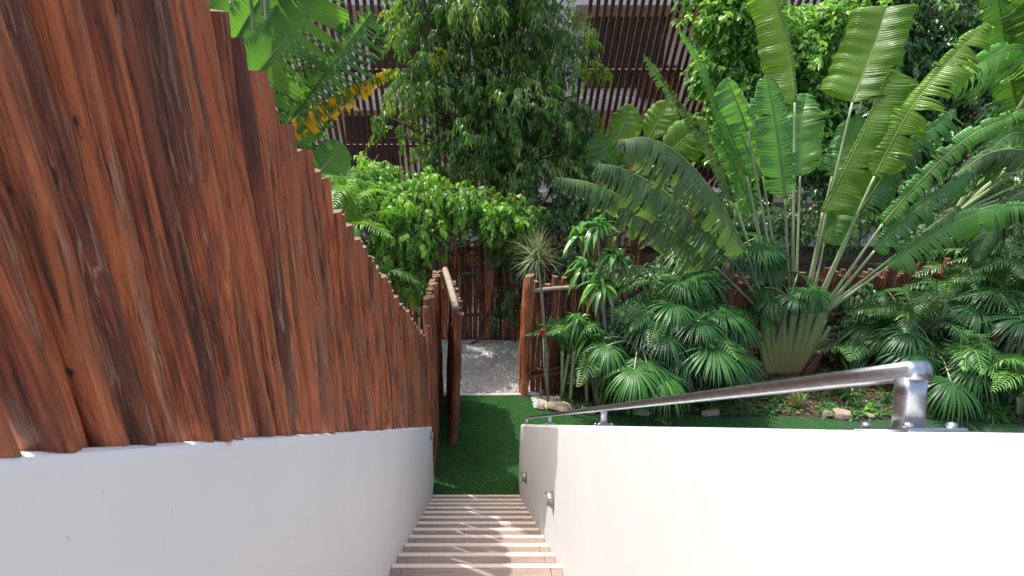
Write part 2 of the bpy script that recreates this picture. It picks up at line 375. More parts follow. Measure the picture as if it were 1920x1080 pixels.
def sheath():
    m, n, l, b, out = newmat('sheath_fan'); a = attr(n, l); P = pos(n)
    r = ramp(n, [(.0, (.12, .07, .045)), (.14, (.19, .09, .05)), (.3, (.26, .19, .075)), (.6, (.22, .22, .07)), (1, (.17, .24, .085))])
    nz = noise(n, l, mapping(n, l, P, (14, 14, 3)), 1, 5); l.new(math_(n, l, 'ADD', a[1], math_(n, l, 'MULTIPLY_ADD', nz.outputs[0], .2, -.1)), r.inputs[0])
    l.new(r.outputs[0], b.inputs['Base Color']); b.inputs['Roughness'].default_value = .45; bump(n, l, nz.outputs[0], .5, .02, b); return m
M['sheath'] = sheath()

# ================================================================== SETTING
TAN = .736; Y0 = 5.727; TR = .27; RI = .1987
XL, XR = -.595, .609          # inner faces of the two stair walls
def plane_obj(name, pts, z, mat, kind='structure', sub=1):
    mb = MB(); v = [(x, y, z) for x, y in pts]; mb.add(v, [[0, 1, 2, 3]]) ; return tag(mb.build(name, mat, smooth=False), kind=kind)
plane_obj('ground', [(-60, -30), (60, -30), (60, 90), (-60, 90)], -.012, M['soil'])
# lawn: a sheet with a wavy garden edge
def sheet(name, poly, z, mat):
    mb = MB(); c = np.mean(V3(poly), axis=0); n = len(poly)
    v = [(x, y, z) for x, y in poly] + [(c[0], c[1], z)]
    mb.add(v, None, [[k, (k + 1) % n, n] for k in range(n)]); return tag(mb.build(name, mat, smooth=False), kind='structure')
edge = [(1.15, 8.17), (1.32, 7.9), (1.5, 7.6), (1.9, 7.62), (2.6, 7.52), (3.4, 7.6), (4.3, 7.5), (5.3, 7.55), (6.3, 7.4), (7.4, 7.5), (9, 7.3)]
mb = MB()
xs = [(-.62, 8.17), (-.2, 8.17), (.3, 8.17), (.8, 8.17)] + edge
v = []; q = []
for k, (x, y) in enumerate(xs):
    v += [(x, 5.70 if x < .75 else (5.2), 0), (x, y, 0)]
    if k: q.append([2 * k - 2, 2 * k, 2 * k + 1, 2 * k - 1])
mb.add(v, q); tag(mb.build('lawn', M['turf'], smooth=False), kind='structure')
sheet('gravel_path', [(-.9, 8.17), (1.15, 8.17), (1.5, 9.0), (1.6, 10.3), (-.9, 10.35)], -.004, M['gravel'])
mb = MB(); box(mb, (.25, 8.2, .006), (1.75, .05, .03), bev=.008); tag(mb.build('path_edging', M['grout']), kind='structure')
# turf blades
def in_lawn(x, y): return (y < np.interp(x, [e[0] for e in edge], [e[1] for e in edge]) - .02) & ((x > .76) | (y > 5.75))
n = 62000
x = np.concatenate([rng.uniform(-.6, 1.5, int(n * .72)), rng.uniform(1.2, 6, int(n * .28))]); y = np.concatenate([rng.uniform(5.75, 8.15, int(n * .72)), rng.uniform(6.7, 7.6, int(n * .28))])
k = in_lawn(x, y); x, y = x[k], y[k]; n = len(x)
mb = MB(); D = np.stack([rng.normal(0, .42, n), rng.normal(0, .42, n), np.ones(n)], 1)
leaves(mb, np.stack([x, y, np.zeros(n)], 1), D, nrm(rng.normal(0, 1, (n, 3))), rng.uniform(.02, .04, n), .005, .25, 2, 'blade', 0)
tag(mb.build('grass', M['grass']), kind='stuff')
# loose stones of the path
n = 7000; mb = MB(); s = rng.uniform(.006, .018, n) * (1 + 1.2 * (rng.random(n) > .94)); c = np.stack([rng.uniform(-.8, 1.25, n), rng.uniform(8.22, 10.2, n), s * .3 - .003], 1)
o8 = V3([[1, 0, 0], [0, 1, 0], [-1, 0, 0], [0, -1, 0], [0, 0, .7], [0, 0, -.7]])
vv = c[:, None] + o8[None] * s[:, None, None] * rng.uniform(.6, 1.3, (n, 6, 1))
tr = V3([[0, 1, 4], [1, 2, 4], [2, 3, 4], [3, 0, 4], [1, 0, 5], [2, 1, 5], [3, 2, 5], [0, 3, 5]]).astype(int)
at = np.zeros((n, 6, 3)); at[..., 0] = rng.random(n)[:, None]
mb.add(vv.reshape(-1, 3), None, (tr[None] + (np.arange(n) * 6)[:, None, None]).reshape(-1, 3), at.reshape(-1, 3))
tag(mb.build('gravel', M['pebble'], smooth=False), kind='stuff')
# leaf litter and low ground cover in the bed
n = 9000; mb = MB(); x = rng.uniform(1.1, 10, n); y = rng.uniform(7.6, 10.6, n); k = y > np.interp(x, [e[0] for e in edge], [e[1] for e in edge]) + .1
x, y = x[k], y[k]; n = len(x); a = rng.uniform(0, 6.28, n)
leaves(mb, np.stack([x, y, rng.uniform(-.005, .03, n)], 1), np.stack([np.cos(a), np.sin(a), rng.normal(.1, .2, n)], 1), (0, 0, 1), rng.uniform(.04, .12, n), rng.uniform(.015, .04, n), .1, 2, 'oval', .2)
tag(mb.build('fallen_leaves', M['dry']), kind='stuff')

# ================================================================== STAIRS AND WALLS
st = thing('staircase', 'garden staircase of wood-look tile treads with cream nosings between white walls', 'staircase', (0, Y0, 0))
for k in range(0, 24):
    y = Y0 - k * TR; z = max(k * RI, .012); mb = MB()
    a = [rnd.random(), 0, 0]
    yb = y - TR + .002 if k < 23 else y - 1.6
    e = .008
    x1, x2 = XL + .075, XR - .085
    for (xa, xb) in ((XL + .004, x1 - .002), (x1 + .002, x2 - .002), (x2 + .002, XR - .004)):
        a = [rnd.random(), 0, 0]
        cy = (y - .036 + yb) / 2; sy = (y - .036 - yb)
        mb_ = mb; c = ((xa + xb) / 2, cy, z - .006)
        m2 = MB(); box(m2, c, (xb - xa, sy, .012), bev=.0015); mb.add(m2.v[0], m2.q[0], m2.t[0] if m2.t else None, np.tile(a, (len(m2.v[0]), 1)))
    s_ = mb.build('step', M['tile'], st, smooth=False)
    mb = MB(); box(mb, ((XL + XR) / 2, y - .016, z - .006), (XR - XL - .008, .036, .016), bev=.004); mb.build('nosing', M['nosing'], s_, smooth=False)
    mb = MB(); hh = RI if k else .1
    box(mb, ((XL + XR) / 2, (y - .012 + yb) / 2, z - .016 - hh / 2 + .0), (XR - XL - .006, (y - .012) - yb, hh + (-.0 if k else 0)), att=None)
    mb.build('riser', M['grout'], s_, smooth=False)

def wall(name, x0, x1, dz, yend, label, wob=.004):
    """a sloping parapet: grid mesh with slightly uneven render and softened top arrises"""
    mb = MB(); ys = np.concatenate([np.arange(-2.2, yend, .12), [yend]]); n = len(ys)
    top = H - dz - ys * TAN; r = .012
    w1 = .3 * wob * np.sin(ys * 2.1 + x0 * 9) + .2 * wob * np.sin(ys * 5.3 + 1)
    prof = [(x0, -.3), (x0, None, -r * 2.2), (x0 + r * .6, None, -r * .5), (x0 + r * 2, None, 0), (x1 - r * 2, None, 0), (x1 - r * .6, None, -r * .5), (x1, None, -r * 2.2), (x1, -.3)]
    V = np.zeros((n, 8, 3))
    for k, p in enumerate(prof):
        V[:, k, 0] = p[0] + w1; V[:, k, 1] = ys
        V[:, k, 2] = p[1] if p[1] is not None else top + p[2] + w1 * .5
    i = np.arange(n - 1)[:, None] * 8; j = np.arange(7)
    q = np.stack([i + j, i + j + 1, i + 8 + j + 1, i + 8 + j], -1).reshape(-1, 4)
    e = (n - 1) * 8; s = lambda b: [[b, b + 1, b + 6, b + 7], [b + 1, b + 2, b + 5, b + 6], [b + 2, b + 3, b + 4, b + 5]]
    mb.add(V.reshape(-1, 3), np.vstack([q, s(e), s(0)]))
    o = mb.build(name, M['stucco'], smooth=False); return tag(o, label, 'wall')
wl = wall('stair_wall', XL - .16, XL, .048, 5.99, 'white rendered stair wall carrying the tall brown pole fence')
wr = wall('stair_wall', XR, XR + .15, .016, 6.02, 'white rendered stair wall topped by the grey metal handrail')

# round lamps in the walls
def wall_lamp(x, y, z, side, r, label, prot=.03):
    t = thing('wall_lamp', label, 'wall lamp', (x, y, z), 'round lamps set low in the stair walls')
    d = V3([side, 0, 0]); mb = MB(); c = V3([x, y, z])
    tube(mb, [c - d * .01, c + d * prot * .6, c + d * prot], [r, r, r * .82], 28, up=(0, 0, 1)); mb.build('housing', M['fixture'], t)
    mb = MB(); tube(mb, [c + d * prot, c + d * (prot + .006)], [r * .7, r * .6], 24, up=(0, 0, 1)); mb.build('lens', M['lens'], t)
    mb = MB(); # half hood
    th = np.linspace(0, math.pi, 15); v = []; q = []
    for k, a in enumerate(th):
        for rr, dd in ((r * 1.04, -.005), (r * 1.04, prot + .03), (r * .96, prot + .03), (r * .96, -.005)):
            v.append(c + d * dd + V3([0, math.cos(a) * rr, math.sin(a) * rr]))
        if k:
            b = 4 * (k - 1)
            for j in range(4): q.append([b + j, b + (j + 1) % 4, b + 4 + (j + 1) % 4, b + 4 + j])
    mb.add(v, q); mb.build('hood', M['fixture'], t)
wall_lamp(XR, 3.25, H - .72 - 3.25 * TAN, -1, .062, 'round hooded lamp on the sunlit white wall above the lower steps')
wall_lamp(XR, 5.05, H - .78 - 5.05 * TAN, -1, .062, 'small round hooded lamp on the shaded end of the white wall under the handrail')
wall_lamp(XL, 5.75, H - .20 - 5.75 * TAN, 1, .052, 'dark round lamp on the end of the white wall below the pole fence', .012)

# ================================================================== HANDRAIL
hr = thing('handrail', 'low grey metal handrail on top of the white stair wall', 'handrail', (XR + .075, .8, H - .8 * TAN))
xr = XR + .078; AL = math.atan(TAN)
hgt = .098
def rail_pt(y, up): return V3([xr, y, H - .016 - y * TAN + up])
tdir = V3([0, math.cos(AL), -math.sin(AL)]); ndir = V3([0, math.sin(AL), math.cos(AL)])
def sweep_rect(mb, p0, p1, wd, ht, rnd_=.35, nseg=2):
    """bar of a rounded rectangular section from p0 to p1; ht along the slope normal"""
    p0 = V3(p0); p1 = V3(p1); d = nrm(p1 - p0); sx = V3([1, 0, 0]); up = nrm(np.cross(sx, d)); up = up if up[2] > 0 or abs(up[2]) < .3 else -up
    pr = []
    r = min(wd, ht) * rnd_
    for (cx, cz, a0) in ((1, 1, 0), (-1, 1, 90), (-1, -1, 180), (1, -1, 270)):
        for a in (0, 30, 60, 90):
            t = R(a0 + a); pr.append((cx * (wd / 2 - r) + r * math.cos(t), cz * (ht / 2 - r) + r * math.sin(t)))
    m = len(pr); v = []
    for p in np.linspace(p0, p1, nseg):
        for (a, b) in pr: v.append(p + sx * a + up * b)
    q = [[k * m + j, k * m + (j + 1) % m, (k + 1) * m + (j + 1) % m, (k + 1) * m + j] for k in range(nseg - 1) for j in range(m)]
    v += [p0, p1]; a, b = len(v) - 2, len(v) - 1; e = (nseg - 1) * m
    mb.add(v, q, [[a, (j + 1) % m, j] for j in range(m)] + [[b, e + j, e + (j + 1) % m] for j in range(m)])
YN, YF = .67, 5.98
A = rail_pt(YN + .044, .110); B = rail_pt(YF, .108)
mb = MB(); sweep_rect(mb, A + ndir * .004, B + ndir * .004, .038, .029, .3, 40); mb.build('rail', M['steel'], hr)
for k, y in enumerate((YN + .03, 2.38, 4.10, YF - .02)):
    b = rail_pt(y, .0); tp = rail_pt(y + .028, .108)
    mb = MB(); sweep_rect(mb, b, tp, .036, .030 if k == 0 else .026, .22, 4); po = mb.build('post', M['steel'], hr)
    mb = MB(); Rm = np.stack([V3([1, 0, 0]), tdir, ndir], 1)
    box(mb, b + ndir * .003, (.09, .12, .006), Rm, .002)
    mb.build('base_plate', M['steel'], po)
    for sx in (-1, 1):
        for sy in (-1, 1):
            c = b + ndir * .006 + V3([sx * .033, 0, 0]) + tdir * sy * .045
            mb = MB(); tube(mb, [c, c + ndir * .006, c + ndir * .009], [.008, .008, .004], 6); mb.build('bolt', M['steel'], po)

# ================================================================== POLE FENCES
def pole(mb, x, y, z0, z1, r, seg=.07, sides=14, lean=(0, 0), wob=.012, capmb=None, rv=None, relief=False, slope=0):
    L = z1 - z0; n = max(4, int(L / seg)); z = np.linspace(0, L, n); th = np.linspace(0, 2 * np.pi, sides, endpoint=False)
    p = rng.uniform(0, 6.28, 8); f = rng.uniform(.7, 1.4, 8)
    cx = x + lean[0] * z + wob * np.sin(z * 2.2 * f[0] + p[0]) + wob * .4 * np.sin(z * 6 * f[1] + p[1])
    cy = y + lean[1] * z + wob * np.sin(z * 2.0 * f[2] + p[2]) + wob * .4 * np.sin(z * 5.5 * f[3] + p[3])
    rad = r * (1 + .07 * np.sin(z * 4 * f[4] + p[4]) + .04 * np.sin(z * 11 * f[5] + p[5]))[:, None] * np.ones(sides)
    tw = z[:, None] * .5 * f[6]
    if relief:
        for q_ in range(5):
            a0 = rng.uniform(0, 6.28); wd_ = rng.uniform(.12, .3); zc = rng.uniform(0, L); zl = rng.uniform(.25, .9)
            aa = a0 + .25 * np.sin(z * rng.uniform(1, 4) + a0)
            dd_ = (th[None] - aa[:, None] + np.pi) % (2 * np.pi) - np.pi
            rad = rad * (1 - rng.uniform(.05, .2) * np.exp(-(dd_ / wd_) ** 2) * np.exp(-((z - zc) / zl) ** 2)[:, None])
    rad = rad * (1 + .09 * np.sin(2 * (th[None] + tw) + p[6]) + .07 * np.sin(3 * (th[None] - tw) + p[7]) + .035 * np.sin(5 * th[None] + z[:, None] * 1.5 + p[0]))
    rad *= 1 + .018 * rng.standard_normal((n, sides))
    v = np.stack([cx[:, None] + np.cos(th) * rad, cy[:, None] + np.sin(th) * rad, (z0 + z)[:, None] * np.ones(sides)], -1)
    if slope: v[:, :, 2] -= (v[:, :, 1] - y) * slope * np.exp(-z / .1)[:, None]
    tilt = rng.normal(0, .12, 2); v[-1, :, 2] += tilt[0] * (v[-1, :, 0] - cx[-1]) + tilt[1] * (v[-1, :, 1] - cy[-1])
    i = np.arange(n - 1)[:, None] * sides; j = np.arange(sides)
    q = np.stack([i + j, i + (j + 1) % sides, i + sides + (j + 1) % sides, i + sides + j], -1).reshape(-1, 4)
    at = np.zeros((n, sides, 3)); rv = rnd.random() if rv is None else rv; at[..., 0] = rv; at[..., 1] = (z / L)[:, None]
    mb.add(v.reshape(-1, 3), q, None, at.reshape(-1, 3))
    cap = capmb or mb
    c = v[-1].mean(0); ring = v[-1] + V3([0, 0, .0005]); cap.add(np.vstack([ring, c + V3([0, 0, .003])]), None, [[k, (k + 1) % sides, sides] for k in range(sides)], np.tile([rv, 1, 0], (sides + 1, 1)))
fl = thing('pole_fence', 'tall stepped fence of reddish brown stained poles standing on the white wall', 'fence', (XL - .05, 3, 3.2))
y = -.12; cnt = 0
ys = []
while y < 6.02:
    r = rnd.uniform(.023, .040) if y > 1.6 else rnd.uniform(.029, .043); g_ = 1.03 if y > 1.5 else 1.0; ys.append((y + r * 1.01 * g_, r)); y += r * 2.02 * g_
for (y, r) in ys:
    z0 = H - .048 - y * TAN + .0; off = 1.19 + rnd.uniform(-.03, .035) + (.05 * max(0, y - 4.3))
    x = XL - .012 - r * 1.1 - (rnd.uniform(0, .026) if rnd.random() < .45 else rnd.uniform(0, .006))
    mb = MB(); cp = MB()
    pole(mb, x, y, z0 - .004, H - y * TAN + off, r * 1.03, .03 if y < 3 else .05, 30 if y < 3 else 18, (rnd.uniform(-.006, .006), rnd.uniform(-.022, .022)), .011, cp, relief=True, slope=TAN)
    o = mb.build('pole', M['pole'], fl); cp.build('cut_top', M['cut'], o)
gs = thing('gate_side_fence', 'brown pole fence between the white wall end and the open gate', 'fence', (-.62, 7, 0))
y = 6.06
while y < 8.2:
    r = rnd.uniform(.034, .048); y += r
    h = np.interp(y, [6.0, 6.12, 6.3, 6.6, 8.2], [2.05, 2.55, 2.75, 2.6, 2.4]) + rnd.uniform(-.05, .05)
    mb = MB(); cp = MB(); pole(mb, XL - .01 - r * .5 + rnd.uniform(-.01, .01), y, -.05, h, r, .1, 12, (rnd.uniform(-.01, .01), 0), .012, cp)
    o = mb.build('pole', M['pole'], gs); cp.build('cut_top', M['cut'], o); y += r * .9
# gate leaf, swung open towards the stairs
gt = thing('pole_gate', 'open gate leaf of dark brown poles swung back beside the lawn', 'gate', (-.45, 8.1, 0))
hinge = V3([-.47, 8.08]); free = V3([-.36, 6.82])
for k in range(13):
    f = k / 12; p = hinge + (free - hinge) * f
    mb = MB(); cp = MB(); rr = .047 if k < 12 else .055
    pole(mb, p[0] + rnd.uniform(-.008, .008), p[1], .03, 2.28 + rnd.uniform(-.05, .05) - .03 * f, rr, .1, 12, (.035 + .03 * f, 0), .012, cp)
    o = mb.build('pole', M['pole_dark'] if k < 12 else M['pole_dull'], gt); cp.build('cut_top', M['cut'], o)
for z in (.38, 1.15, 2.12):
    mb = MB(); a = V3([hinge[0] + .07 + .06 * z / 2, hinge[1] - .02, z]); b = V3([free[0] + .05 + .05 * z / 2, free[1] + .06, z + rnd.uniform(-.03, .03)])
    b[0] += .03; tube(mb, spline([a, (a + b) / 2 + V3([.01, 0, .015]), b], 12), .037, 10, wob=.03); mb.build('crossbar', M['pole_dark'], gt)
mb = MB(); tube(mb, spline([(-.50, 8.15, 2.42), (-.40, 7.5, 2.44), (-.27, 6.75, 2.36)], 14), [.05] * 14, 10, wob=.03); mb.build('top_bar', M['palebark'], gt)
mb = MB(); box(mb, (-.30, 6.90, .98), (.035, .1, .16), bev=.006); lk = mb.build('latch', M['black'], gt)
mb = MB(); tube(mb, [(-.275, 6.88, 1.0), (-.235, 6.88, 1.0), (-.225, 6.95, 1.0)], .011, 8); mb.build('latch_handle', M['steel'], lk)
# gate post and the fence to its right
gp = thing('gate_post', 'thick brown log post on the right side of the gate opening', 'post', (.86, 8.2, 0))
mb = MB(); cp = MB(); pole(mb, .865, 8.22, -.05, 2.30, .078, .07, 18, (.012, 0), .012, cp); o = mb.build('log', M['pole'], gp); cp.build('cut_top', M['cut'], o)
mb = MB(); cp = MB(); pole(mb, .80, 8.27, -.05, 2.22, .035, .1, 10, (.012, 0), .01, cp); o = mb.build('side_pole', M['pole'], gp); cp.build('cut_top', M['cut'], o)
gf = thing('garden_fence', 'brown pole fence with round crossbars running from the gate behind the palms', 'fence', (5, 9, 0))
def gfy(x): return 8.25 + (x - .9) * .20
x = .98; n = 0
while n < 90:
    r = rnd.uniform(.036, .056)
    h = (2.12 if x < 1.8 else 1.85) + rnd.uniform(-.16, .14) + (.15 if 1.25 < x < 1.5 else 0)
    mb = MB(); cp = MB(); pole(mb, x + r, gfy(x) + .06, -.05, h, r, .13, 10, (rnd.uniform(-.01, .01), 0), .014, cp)
    o = mb.build('pole', M['pole_dull'], gf); cp.build('cut_top', M['cut'], o); x += r * 2 + rnd.uniform(0, .022) * (1 if x < 2 else .5); n += 1
for z, r in ((.36, .05), (.50, .045), (2.02, .04)):
    for (xa, xb) in ((.9, 1.75), (1.78, 3.6), (3.62, 6.0), (6.02, 9.3)):
        if z > 2 and xa > 1: continue
        a = V3([xa, gfy(xa) - .05, z]); b = V3([xb, gfy(xb) - .05, z + rnd.uniform(-.03, .03)])
        mb = MB(); tube(mb, spline([a, (a + b) / 2 + V3([0, 0, rnd.uniform(-.02, .02)]), b], 12), r, 10, wob=.03); mb.build('crossbar', M['palebark'] if z > 2 else M['pole_dark'], gf)
# fence behind the gravel
rf = thing('rear_fence', 'shaded dark brown pole fence closing the gravel path behind the gate', 'fence', (.3, 10.4, 0))
x = -2.6; n = 0
while x < 3.4 and n < 98:
    r = rnd.uniform(.028, .045)
    mb = MB(); cp = MB(); pole(mb, x + r, 10.42 + rnd.uniform(-.015, .015), -.05, 2.3 + rnd.uniform(-.1, .12), r, .16, 8, (rnd.uniform(-.015, .015), 0), .016, cp)
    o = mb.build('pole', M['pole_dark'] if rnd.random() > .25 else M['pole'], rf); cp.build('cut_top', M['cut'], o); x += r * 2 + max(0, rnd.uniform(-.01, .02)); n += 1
for z in (.5, 1.9):
    mb = MB(); tube(mb, spline([(-2.6, 10.48, z), (.4, 10.5, z + .02), (3.4, 10.48, z)], 16), .04, 8, wob=.03); mb.build('crossbar', M['pole_dark'], rf)

# round carved sign with the number ten
sp = W(886, 487, 10.28)
sg = thing('number_sign', 'round carved wooden sign reading 10 with a weathered board below on the rear fence', 'sign', tuple(sp))
def text(s, size, loc, mat, parent, name, ext=.004):
    c = bpy.data.curves.new(name, 'FONT'); c.body = s; c.size = size; c.extrude = ext; c.align_x = 'CENTER'; c.align_y = 'CENTER'; c.offset = .004 * size / .2
    o = bpy.data.objects.new(name, c); COL.objects.link(o); dg = bpy.context.evaluated_depsgraph_get()
    me = bpy.data.meshes.new_from_object(o.evaluated_get(dg)); bpy.data.objects.remove(o)
    me.transform(Matrix.Translation(loc) @ Matrix.Rotation(R(90), 4, 'X') @ Matrix.Diagonal((.68, 1.15, 1, 1))); me.materials.clear(); me.materials.append(mat)
    o = bpy.data.objects.new(name, me); COL.objects.link(o)
    o.parent = parent; o.matrix_parent_inverse = parent_inv(parent); return o
c = V3(sp); back = V3([0, 1, 0])
mb = MB(); tube(mb, [c + back * .02, c], [.165, .165], 40, up=(0, 0, 1)); dsk = mb.build('disc', M['sign'], sg)
th = np.linspace(0, 2 * np.pi, 41)
mb = MB(); tube(mb, [c + V3([math.cos(t) * .148, -.004, math.sin(t) * .148]) for t in th], .008, 6, caps=False); mb.build('burnt_ring', M['signdark'], dsk)
mb = MB(); tube(mb, [c + V3([math.cos(t) * .118, -.004, math.sin(t) * .118]) for t in th], .005, 6, caps=False); mb.build('burnt_ring', M['signdark'], dsk)
text('10', .24, Vector(c + V3([0, -.004, 0])), M['signdark'], dsk, 'numerals')
c2 = V3(W(885, 514, 10.28)); mb = MB(); box(mb, c2 + back * .01, (.40, .022, .085), bev=.006); nb = mb.build('name_board', M['bark'], sg)

# ================================================================== HOUSE BEHIND
hb = thing('apartment_house', 'pale house behind the trees screened by slanting dark timber slats', 'house', (4, 16, 0))
def hbox(name, c, s, mat, parent=None, bev=.01): mb = MB(); box(mb, c, s, None, bev); return mb.build(name, mat, parent or hb, smooth=False)
wlh = hbox('wall', (4, 17.2, 4.5), (34, .3, 9.4), M['bwall'])
for z in (1.9, 4.55, 7.2):
    hbox('floor_slab', (4, 16.5, z), (34, 1.2, .34), M['bwhite'])
for (x, z, wd) in ((-2.2, 5.9, 1.8), (4.4, 5.9, 2.2), (9.2, 5.9, 2.0), (13.5, 5.9, 2), (-3.2, 3.2, 1.6), (1, 3.2, 1.8), (6.6, 3.2, 2.2), (11.2, 3.2, 2)):
    wn = hbox('window', (x, 17.03, z), (wd, .08, 1.9), M['furn'])
    for sx in (-1, 1): hbox('pane', (x + sx * wd * .24, 16.985, z), (wd * .42, .03, 1.7), M['glass'], wn, .004)
for (x, y, z, sz) in ((5.1, 16.0, 5.15, (1.0, .5, .85)), (6.3, 16.0, 5.0, (.6, .5, .55))):
    hbox('balcony_cabinet', (x, y, z), sz, M['furn'])
for (x, z) in ((-1.3, 4.9), (.9, 3.6), (2.35, 6.2)): hbox('balcony_partition', (x, 15.6, z), (.5, .12, 2.3), M['bwhite'])
def screen(x0, x1, zb, zt, ytop, lean, bend=.0, sp=.168):
    s = MB(); n = int((x1 - x0) / sp); fr = MB()
    for k in range(n + 1):
        x = x0 + k * sp + rnd.uniform(-.006, .006); zs = np.linspace(zb, zt, 2)
        a = V3([x, ytop + (zt - zb) * math.tan(lean), zb]); b = V3([x, ytop, zt]); c = (a + b) / 2; L = np.linalg.norm(b - a)
        box(s, c, (.086, .05, L), rotx(lean), .004, np.tile([rnd.random(), 0, 0], (24, 1)))
    for z in (zt - .03, 5.43, 3.55):
        yy = ytop + (zt - z) * math.tan(lean) + .06; box(fr, ((x0 + x1) / 2, yy, z), (x1 - x0 + .2, .06, .07), rotx(lean), .004)
    sc = s.build('slat_screen', M['slat'], hb, smooth=False); fr.build('rail', M['slat'], sc, smooth=False)
screen(-5.2, .2, 2.3, 7.3, 13.4, R(20)); screen(2.6, 14.0, 2.3, 7.3, 13.4, R(22))

# ================================================================== PLANTS
def perp(T, up=V3([0, 0, 1])):
    s = nrm(np.cross(T, up)); return s, np.cross(s, T)
def big_leaf(name, pts, Y, parent, wid=.3, torn=.3, hang=.2, mat='ban', sides=(1, 1), face=0.0, K=34, pet=None, petr=.018, prof='ban', ribmat='rib', t0=0.0, curl=.15, brown=0, sweep=.45):
    """One paddle leaf. pts: midrib from blade base to tip as pixels (or world points); Y: distance or list. torn: share of slits,
    hang: droop of the strips (radians), face: roll of the blade about its midrib."""
    if not isinstance(Y, (list, tuple)): Y = [Y] * len(pts)
    P = [W(p[0], p[1], y) if len(p) == 2 else Vector(p) for p, y in zip(pts, Y)]
    C = spline(P, K * 3 + 1); T = nrm(np.gradient(C, axis=0)); L = np.linalg.norm(np.diff(C, axis=0), axis=1).sum()
    view = nrm(V3([0, 0, H]) - C)                      # reference for the roll: a fixed point in the garden stair
    sd = nrm(np.cross(T, view)); N = np.cross(sd, T); N = np.where((N[:, 2:3] < -.2), N, N)
    ca, sa = math.cos(face), math.sin(face)
    sd, N = sd * ca + N * sa, N * ca - sd * sa
    tt = np.linspace(0, 1, K * 3 + 1)
    if prof == 'ban': wp = np.sqrt(np.clip(1 - np.clip((tt - .45) / .55, 0, 1) ** 2.4, 0, 1)) * np.clip(tt / .10, 0, 1) ** .5 if 1 else np.clip(np.minimum(tt / .08, 1), 0, 1) ** .5 * np.clip((1 - tt) / .34, 0, 1) ** .62 * (1 - .12 * tt)
    elif prof == 'blunt': wp = np.clip(tt / .06, 0, 1) ** .5 * (.92 + .08 * np.sin(tt * 6)) * np.clip((1 - tt) / .035, 0, 1) ** .5
    else: wp = np.sin(np.pi * np.clip(tt, .005, .995) ** .85) ** .62
    mb = MB(); NS = 6; ph = [rnd.uniform(0, 6.28) for _ in range(8)]
    wav = lambda t, sg: .5 * math.sin(t * 9 + ph[0] + sg) + .3 * math.sin(t * 23 + ph[1] - sg * 2) + .2 * math.sin(t * 51 + ph[2] + sg * 3)
    rag = lambda t, sg: 1 + .035 * math.sin(t * 17 + ph[3] + sg) + .03 * math.sin(t * 43 + ph[4] * sg)
    for side in (0, 1):
        sg = (1, -1)[side]; ws = sides[side] * wid
        if ws <= 0: continue
        base_d = hang * rnd.uniform(.8, 1.2); d = base_d; gl = 0; lf = 1.0; rv = rnd.random()
        nxt = False
        for k in range(K):
            i0, i1 = k * 3, k * 3 + 3
            cut = nxt if k else False
            if cut or k == 0:
                d = base_d + rnd.uniform(-.5, .8) * (torn + .12); lf = rnd.uniform(.8, 1.05) if torn > .2 else 1
                sw = sweep + rnd.uniform(-.25, .25) * torn
            gapa = .16 if cut else 0
            idx = [i0, i0 + 1, i0 + 2, i1]; f0 = [gapa / 3 * 0, .33, .66, 1]
            nxt = rnd.random() < torn
            v = []; at = []
            for a, i in enumerate(idx):
                c = C[i]; s = sd[i] * sg; nn = N[i]; t_ = T[i]
                wloc = ws * wp[i] * lf * rag(tt[i], sg)
                if cut and a == 0: wloc *= .9
                for b in range(NS + 1):
                    u = b / NS
                    ang = d * (u ** .8) * 1.0 + curl * math.sin(u * 3.1) * -1
                    # strip runs outward, sweeps to the tip and hangs by gravity
                    out = s * math.cos(ang) + nn * (-math.sin(ang)) * .35
                    p = c + out * wloc * u + t_ * (sw * wloc * u * u) + DOWN * (math.sin(max(ang, 0)) * wloc * u * .95) + nn * (.10 * wloc * math.sin(u * 2.6) + .20 * wloc * u * wav(tt[i], sg) + .012 * u * math.sin(tt[i] * 260 + ph[5]))
                    if cut and a == 0 and u > .1: p = p + t_ * (u * .010 + .004 + (.022 * u * u if torn > .3 else 0))
                    if torn > .3 and a == 3 and nxt: p = p - t_ * (.020 * u * u)
                    v.append(p); at.append([rv, tt[i], u])
            m = NS + 1
            q = [[a * m + b, (a + 1) * m + b, (a + 1) * m + b + 1, a * m + b + 1] for a in range(3) for b in range(NS)]
            mb.add(v, q, None, at)
    o = mb.build(name, M[mat], parent)
    rb = MB(); off = N * -.004
    tube(rb, C[::3] + off[::3], np.linspace(petr * .85, .004, len(C[::3])), 6); rb.build('midrib', M[ribmat], o)
    if pet:
        PP = [W(p[0], p[1], p[2]) if abs(p[0]) > 30 else Vector(p) for p in pet] + [P[0]]
        pb = MB(); c = spline(PP, 16); rr = np.interp(np.linspace(0, 1, 16), [0, .4, 1], [petr * 1.7, petr * 1.25, petr * .9])
        tube(pb, c, rr, 8); pb.build('stalk', M['petiole'], o)
    return o

